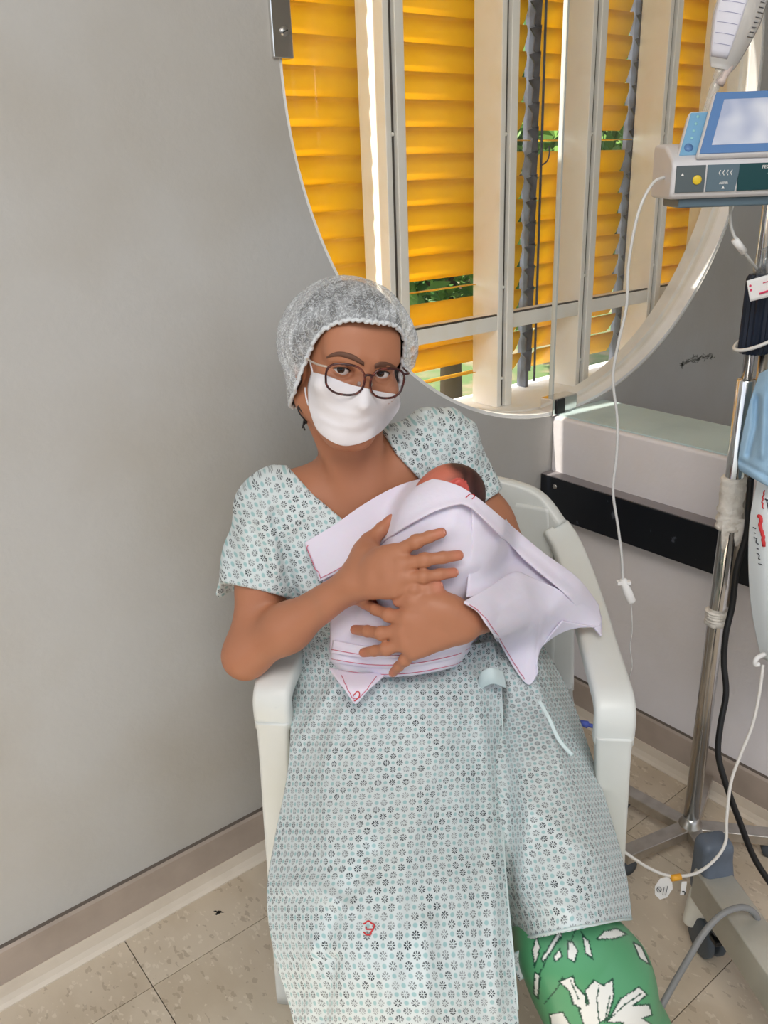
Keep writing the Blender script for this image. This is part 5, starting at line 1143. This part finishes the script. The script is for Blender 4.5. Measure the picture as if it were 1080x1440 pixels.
# ---- tubes, cables
def cable(pts, r_, m_, name, label, cat, group=None, n_=10, seg=8):
    c = catmull(pts, n_); mb = MB(); mb.tube(c, r_, seg); o = mb.build(name, m_, None, True, origin=c[-1])
    if label: tag(o, label, cat, group)
    return o
M['tubing'] = mat('pvc_tubing', srgb(222, 222, 220), 0.2, **{'Alpha': 0.85})
line = empty('infusion_line', G(873, 815, 1.36), 'thin clear infusion line from the pump ending in a hanging white clamp', 'tube')
mb = MB(); mb.tube(catmull([G(937, 249, 1.36), G(918, 258, 1.35), (G(898, 298, 1.34)), G(884, 370, 1.34), G(881, 430, 1.345), G(870, 480, 1.35), G(862, 530, 1.355), G(868, 590, 1.36), G(867, 640, 1.36), G(862, 690, 1.36), G(869, 740, 1.36), G(874, 780, 1.36), G(876, 816, 1.36)], 10), 0.0024, 8); mb.build('tube', M['tubing'], line, True)
ax_ = unit(G(892, 856, 1.36)-G(876, 816, 1.36)); mb = MB(); mb.lathe(G(876, 816, 1.36), ax_, [(0.004, -0.003), (0.0072, 0), (0.0072, 0.018), (0.0085, 0.022), (0.0085, 0.046), (0.006, 0.05)], 14); mb.build('clamp_body', M['paper'], line, True)
mb = MB(); mb.box(G(877, 819, 1.36), RT*0.0125, HD*0.006, A(0, 0, 0.003)); mb.build('clamp_flange', M['paper'], line, bevel=0.001)
mb = MB(); mb.tube(catmull([G(876, 816, 1.36)+ax_*0.045, G(889, 885, 1.36), G(886, 910, 1.36), G(889, 935, 1.36), G(885, 952, 1.37)], 8), 0.0009, 6); mb.build('thin_tail', M['tubing'], line, True)
l2 = empty('pump_line', G(1040, 345, 1.38), 'short clear line with a white clip looping under the pump', 'tube')
mb = MB(); mb.tube(catmull([G(1030, 268, 1.375), G(1027, 300, 1.375), G(1030, 325, 1.38), G(1040, 345, 1.385), G(1052, 362, 1.40), G(1064, 378, 1.435)], 8), 0.0026, 8); mb.build('tube', M['tubing'], l2, True)
mb = MB(); mb.tube([G(1033, 337, 1.381), G(1046, 354, 1.39)], 0.0058, 10); mb.build('clip', M['paper'], l2, True)
pts = [P0+A(0, 0, 1.133)+RT*0.012+RT*0.038*math.cos(a)-HD*(0.036*math.sin(a))+A(0, 0, 0.018*math.cos(a)) for a in np.linspace(0, 2*math.pi, 40)]
cable(pts[:-1]+[pts[-1]+A(0, 0, 0.002)], 0.0032, M['cable_white'], 'coiled_tube', 'loop of clear tubing slung round the ribbed grip', 'tube', n_=2)
crd = np.array([[G(x, y, 1.405) for x, y in r_] for r_ in ([(1050, 395), (1085, 385)], [(1055, 424), (1088, 416)])]); V, F = grid_shell(spline_grid(crd, 6, 8), 0.0008); card = tag(mesh_obj('name_card', V, F, M['paper'], None, origin=crd.mean((0, 1))), 'small white card with pink print hung on the ribbed grip', 'card')
M['cpink'] = mat('print_pink', srgb(214, 60, 96), 0.7)
for a_, b_ in (((1068, 413), (1084, 408)),):
    mb = MB(); mb.tube([G(*a_, 1.4035), G(*b_, 1.4035)], 0.0018, 6); mb.build('printed_bar', M['cpink'], card)
for p_ in ((1055, 402), (1056, 408)):
    mb = MB(); mb.lathe(G(*p_, 1.4045), -HD, [(0.002, 0), (0.002, 0.0006)], 10); mb.build('printed_dot', M['cpink'], card)
mb = MB(); mb.tube([G(1073, 398, 1.4035), G(1086, 394, 1.4035)], 0.0007, 5); mb.build('printed_line', M['cpink'], card)
# pale blue cloth and white carrier bag hanging at the frame's edge
cl = spline_grid([[G(1068, 525, 1.36), G(1090, 515, 1.33), G(1120, 510, 1.36), G(1150, 515, 1.40)], [G(1053, 570, 1.35), G(1088, 565, 1.315), G(1120, 565, 1.34), G(1152, 570, 1.40)], [G(1041, 625, 1.35), G(1080, 622, 1.30), G(1118, 625, 1.33), G(1155, 630, 1.40)], [G(1038, 655, 1.35), G(1075, 672, 1.30), G(1115, 690, 1.33), G(1155, 700, 1.40)], [G(1042, 663, 1.355), G(1076, 682, 1.305), G(1116, 700, 1.335), G(1156, 708, 1.40)]], 50, 50)
cl = wrinkle(cl, [([(1064, 560), (1062, 600), (1052, 640)], -0.008, 4), ([(1075, 560), (1072, 640)], 0.006, 5), ([(1040, 648), (1075, 668), (1100, 685)], -0.004, 3)], 0.001, 0.5)
V, F = grid_shell(cl, 0.004); tag(mesh_obj('blue_cloth', V, F, M['denim'], None, origin=cl[-1].mean(0)), 'pale blue cloth garment hanging from the infusion stand', 'cloth')
wb = spline_grid([[G(1066, 672, 1.36), G(1085, 680, 1.34), G(1120, 690, 1.34), G(1160, 690, 1.38)], [G(1055, 725, 1.36), G(1080, 735, 1.325), G(1120, 740, 1.32), G(1165, 745, 1.38)], [G(1052, 790, 1.36), G(1080, 800, 1.32), G(1122, 805, 1.31), G(1170, 805, 1.38)], [G(1057, 860, 1.36), G(1085, 865, 1.32), G(1125, 868, 1.31), G(1170, 870, 1.38)], [G(1070, 925, 1.36), G(1095, 935, 1.33), G(1128, 938, 1.32), G(1168, 940, 1.38)]], 40, 40)
V, F = grid_shell(wb, 0.003); wbo = tag(mesh_obj('carrier_bag', V, F, M['bag'], None, origin=wb[-1].mean(0)), 'white plastic bag with a red ribbon logo hanging below the blue cloth', 'bag')
for poly, r_ in (([(1066, 724), (1070, 730), (1069, 740), (1073, 752), (1074, 765)], 0.0034), ([(1075, 690), (1072, 705), (1074, 715)], 0.0012)): stitch(wb, poly, r_, 'red_logo', M['red'], wbo, 20, 0.001)
for k in range(10):
    y = 742+5.6*k; stitch(wb, [(1060+k*0.9, y), (1062+k*0.9, y+3.2)], 0.0009, 'printed_letter', M['ink'], wbo, 4, 0.001)
for k in range(3): stitch(wb, [(1076+2*k, 700+6*k), (1079+2*k, 706+6*k)], 0.0012, 'printed_letter', M['ink'], wbo, 4, 0.001)
mb = MB(); mb.tube(catmull([G(1075, 920, 1.33), G(1064, 926, 1.32), G(1062, 934, 1.32), G(1068, 934, 1.32)], 5), 0.0045, 8); mb.build('bag_hook', M['paper'], wbo, True)
cable([G(1056, 672, 1.40), G(1053, 710, 1.405), G(1050, 750, 1.41), G(1036, 800, 1.41), G(1030, 850, 1.41), G(1021, 890, 1.40), G(1018, 930, 1.39), G(1021, 975, 1.37), G(1013, 1020, 1.35), G(1010, 1060, 1.33), G(1020, 1100, 1.31), G(1040, 1155, 1.29), G(1060, 1205, 1.27), G(1085, 1245, 1.25)], 0.0062, M['black'], 'power_cord', 'thick black cord curving down beside the pole', 'cable')
wc = cable([G(1073, 935, 1.32), G(1068, 975, 1.30), G(1058, 1020, 1.28), G(1042, 1060, 1.26), G(1028, 1100, 1.24), G(1022, 1150, 1.21), G(1020, 1185, 1.19), G(1004, 1210, 1.17), G(978, 1228, 1.15), G(945, 1232, 1.13), G(915, 1222, 1.12), G(885, 1203, 1.11), G(868, 1190, 1.11)], 0.0030, M['cable_white'], 'sensor_cable', 'thin white cable sagging from the bag to the chair', 'cable')
mb = MB(); tg_ = [(938, 1233), (945, 1238), (946, 1250), (938, 1262), (928, 1265), (921, 1258), (921, 1247), (928, 1236)]; V = [G(x, y, 1.125) for x, y in tg_]; V2 = [v+HD*0.0008 for v in V]; mb.add(V+V2, [tuple(range(8)), tuple(range(15, 7, -1))]+[(i, 8+i, 8+(i+1) % 8, (i+1) % 8) for i in range(8)]); tgo = mb.build('cable_tag', M['paper'], wc)
mb = MB(); mb.tube(catmull([G(927+3.2*math.cos(a), 1251+3.6*math.sin(a), 1.1235) for a in np.linspace(0, 6.28, 10)], 3), 0.0005, 5)
mb.tube([G(925, 1249, 1.1235), G(929, 1254, 1.1235)], 0.0005, 5); mb.tube([G(934, 1248, 1.1235), G(932, 1258, 1.1235)], 0.0005, 5); mb.tube([G(939, 1246, 1.1235), G(936, 1259, 1.1235)], 0.0005, 5); mb.build('tag_print', M['ink'], wc)
mb = MB(); mb.tube([G(944, 1235, 1.125), G(957, 1233, 1.128)], 0.0058, 8); mb.build('orange_clip', M['orange'], wc, True)
mb = MB(); mb.box(G(961, 1249, 1.13), RT*0.0045, HD*0.0006, A(0, 0, 0.015)); mb.build('second_tag', M['paper'], wc)
mb = MB(); mb.box(G(961, 1254, 1.1285), RT*0.0022, HD*0.0004, A(0, 0, 0.0012)); mb.box(G(963, 1257, 1.1285), RT*0.0009, HD*0.0004, A(0, 0, 0.003)); mb.build('tag_corner_mark', M['black'], wc)
cable([ZP(925, 1425, 0.10), ZP(945, 1388, 0.13), ZP(967, 1350, 0.17), ZP(990, 1312, 0.205), ZP(1015, 1286, 0.225), ZP(1042, 1276, 0.23), ZP(1060, 1283, 0.215), ZP(1068, 1298, 0.19), ZP(1080, 1318, 0.16), ZP(1092, 1330, 0.14)], 0.0058, M['cable_grey'], 'mains_cable', 'grey cable draped over the cream trolley leg', 'cable')
bp_ = empty('line_connector', G(825, 1019, 1.25), 'small blue line connector hanging inside the chair arm', 'connector')
mb = MB(); mb.tube([G(816, 1016, 1.25), G(826, 1019, 1.25)], 0.0062, 10, scales=[0.8, 1.1]); mb.build('cap', M['blue'], bp_, True)
mb = MB(); mb.tube([G(826, 1019, 1.25), G(836, 1022, 1.25)], 0.0038, 10); mb.build('hub', M['blue'], bp_, True)
mb = MB(); mb.tube(catmull([G(836, 1022, 1.25), G(845, 1021, 1.26), G(858, 1016, 1.27)], 5), 0.002, 6); mb.build('tube', M['tubing'], bp_, True)

# ================================================================== cream trolley leg with caster
CS = A(1.2016, 0.5846, 0); tr_d = unit(A(-0.092, -0.171, 0)); tr_s = A(-tr_d[1], tr_d[0], 0)
trol = empty('trolley', CS, 'cream enamelled trolley leg with grey end cover and caster, beside the stand', 'trolley')
b0 = CS+A(0, 0.012, 0.165)
mb = MB(); mb.sweep([b0, b0+tr_d*0.9], rrect(0.031, 0.036, 0.004), up=(0, 0, 1)); mb.build('leg_beam', M['cream_paint'], trol, True)
secs = [(0.125, 0.028, 0.030, -0.010), (0.16, 0.032, 0.036, -0.004), (0.19, 0.032, 0.032, -0.006), (0.222, 0.031, 0.022, -0.014), (0.245, 0.032, 0.024, -0.013), (0.258, 0.029, 0.021, -0.015), (0.264, 0.022, 0.015, -0.017)]
V = []; m_ = None
for z, a_, b_, o_ in secs:
    pr_ = rrect(a_, b_, min(a_, b_)*0.5, 4); m_ = len(pr_); V += [CS+tr_s*p+tr_d*(q+o_)+A(0, 0, z) for p, q in pr_]
F = [(i*m_+j, i*m_+(j+1) % m_, (i+1)*m_+(j+1) % m_, (i+1)*m_+j) for i in range(len(secs)-1) for j in range(m_)]+[tuple(range(m_))[::-1], tuple((len(secs)-1)*m_+j for j in range(m_))]
o = mesh_obj('end_cover', np.array(V), F, M['grey_plastic'], trol); sm_ = o.modifiers.new('sub', 'SUBSURF'); sm_.levels = 1; sm_.render_levels = 1
mb = MB(); mb.lathe(CS-tr_d*0.01, A(0, 0, 1), [(0.02, 0.11), (0.021, 0.12), (0.018, 0.15)], 18); mb.build('caster_socket', M['dgrey_plastic'], trol, True)
fk = Field(); fk.cone(CS-tr_d*0.016+A(0, 0, 0.10), CS-tr_d*0.03+A(0, 0, 0.045), 0.026, 0.017, 0.02); fk.cone(CS-tr_s*0.02-tr_d*0.02+A(0, 0, 0.13), CS-tr_s*0.02-tr_d*0.03+A(0, 0, 0.05), 0.012, 0.012, 0.015); v, f = fk.mesh(CS-A(0.08, 0.08, -0.01), CS+A(0.08, 0.08, 0.17), 0.003); mesh_obj('caster_shroud', v, f, M['cream_paint'], trol)
for s_ in (-1, 1):
    mb = MB(); mb.lathe(CS-tr_d*0.0+A(0, 0, 0.042)+tr_s*(s_*0.012-0.007), tr_s, [(0.014, 0.0), (0.036, 0.0), (0.042, 0.003), (0.042, 0.012), (0.036, 0.015), (0.014, 0.015)], 28); mb.build('wheel', M['dgrey_plastic'], trol, True)
mb = MB(); mb.box(CS+tr_d*0.03+A(0, 0, 0.098), tr_d*0.02, tr_s*0.017, A(0, 0, 0.009)); mb.build('brake_pedal', M['dgrey_plastic'], trol, bevel=0.004)
mb = MB(); mb.box(CS+tr_d*0.045+A(0, 0, 0.078), tr_d*0.012, tr_s*0.018, A(0, 0, 0.005)); mb.build('brake_band', M['black'], trol, bevel=0.002)
# ---- marks on the room
rg = np.random.default_rng(5); mb = MB()
for k in range(130):
    t_ = rg.uniform(0, 1); x = 957+46*t_+rg.normal(0, 1); y = 514-14*t_**0.6+rg.normal(0, 2.2); p = PY(x, y, WY-0.0004); mb.box(p, A(0.004*rg.uniform(0.4, 1.2), 0, 0.004*rg.uniform(-0.6, 0.8)), A(0, 0.0003, 0), A(-0.0008, 0, 0.0012))
mb.build('scuff_mark', mat('scuff', srgb(134, 134, 128), 0.8), wall_left)
mb = MB()
for k in range(5): mb.box(ZP(303+2*k, 1283+rg.uniform(-2, 3), 0.0006), A(0.004*rg.uniform(0.4, 1), 0.003*rg.uniform(-1, 1), 0), A(-0.001, 0.002, 0), A(0, 0, 0.0005))
mb.build('floor_chip', M['black'], floor)
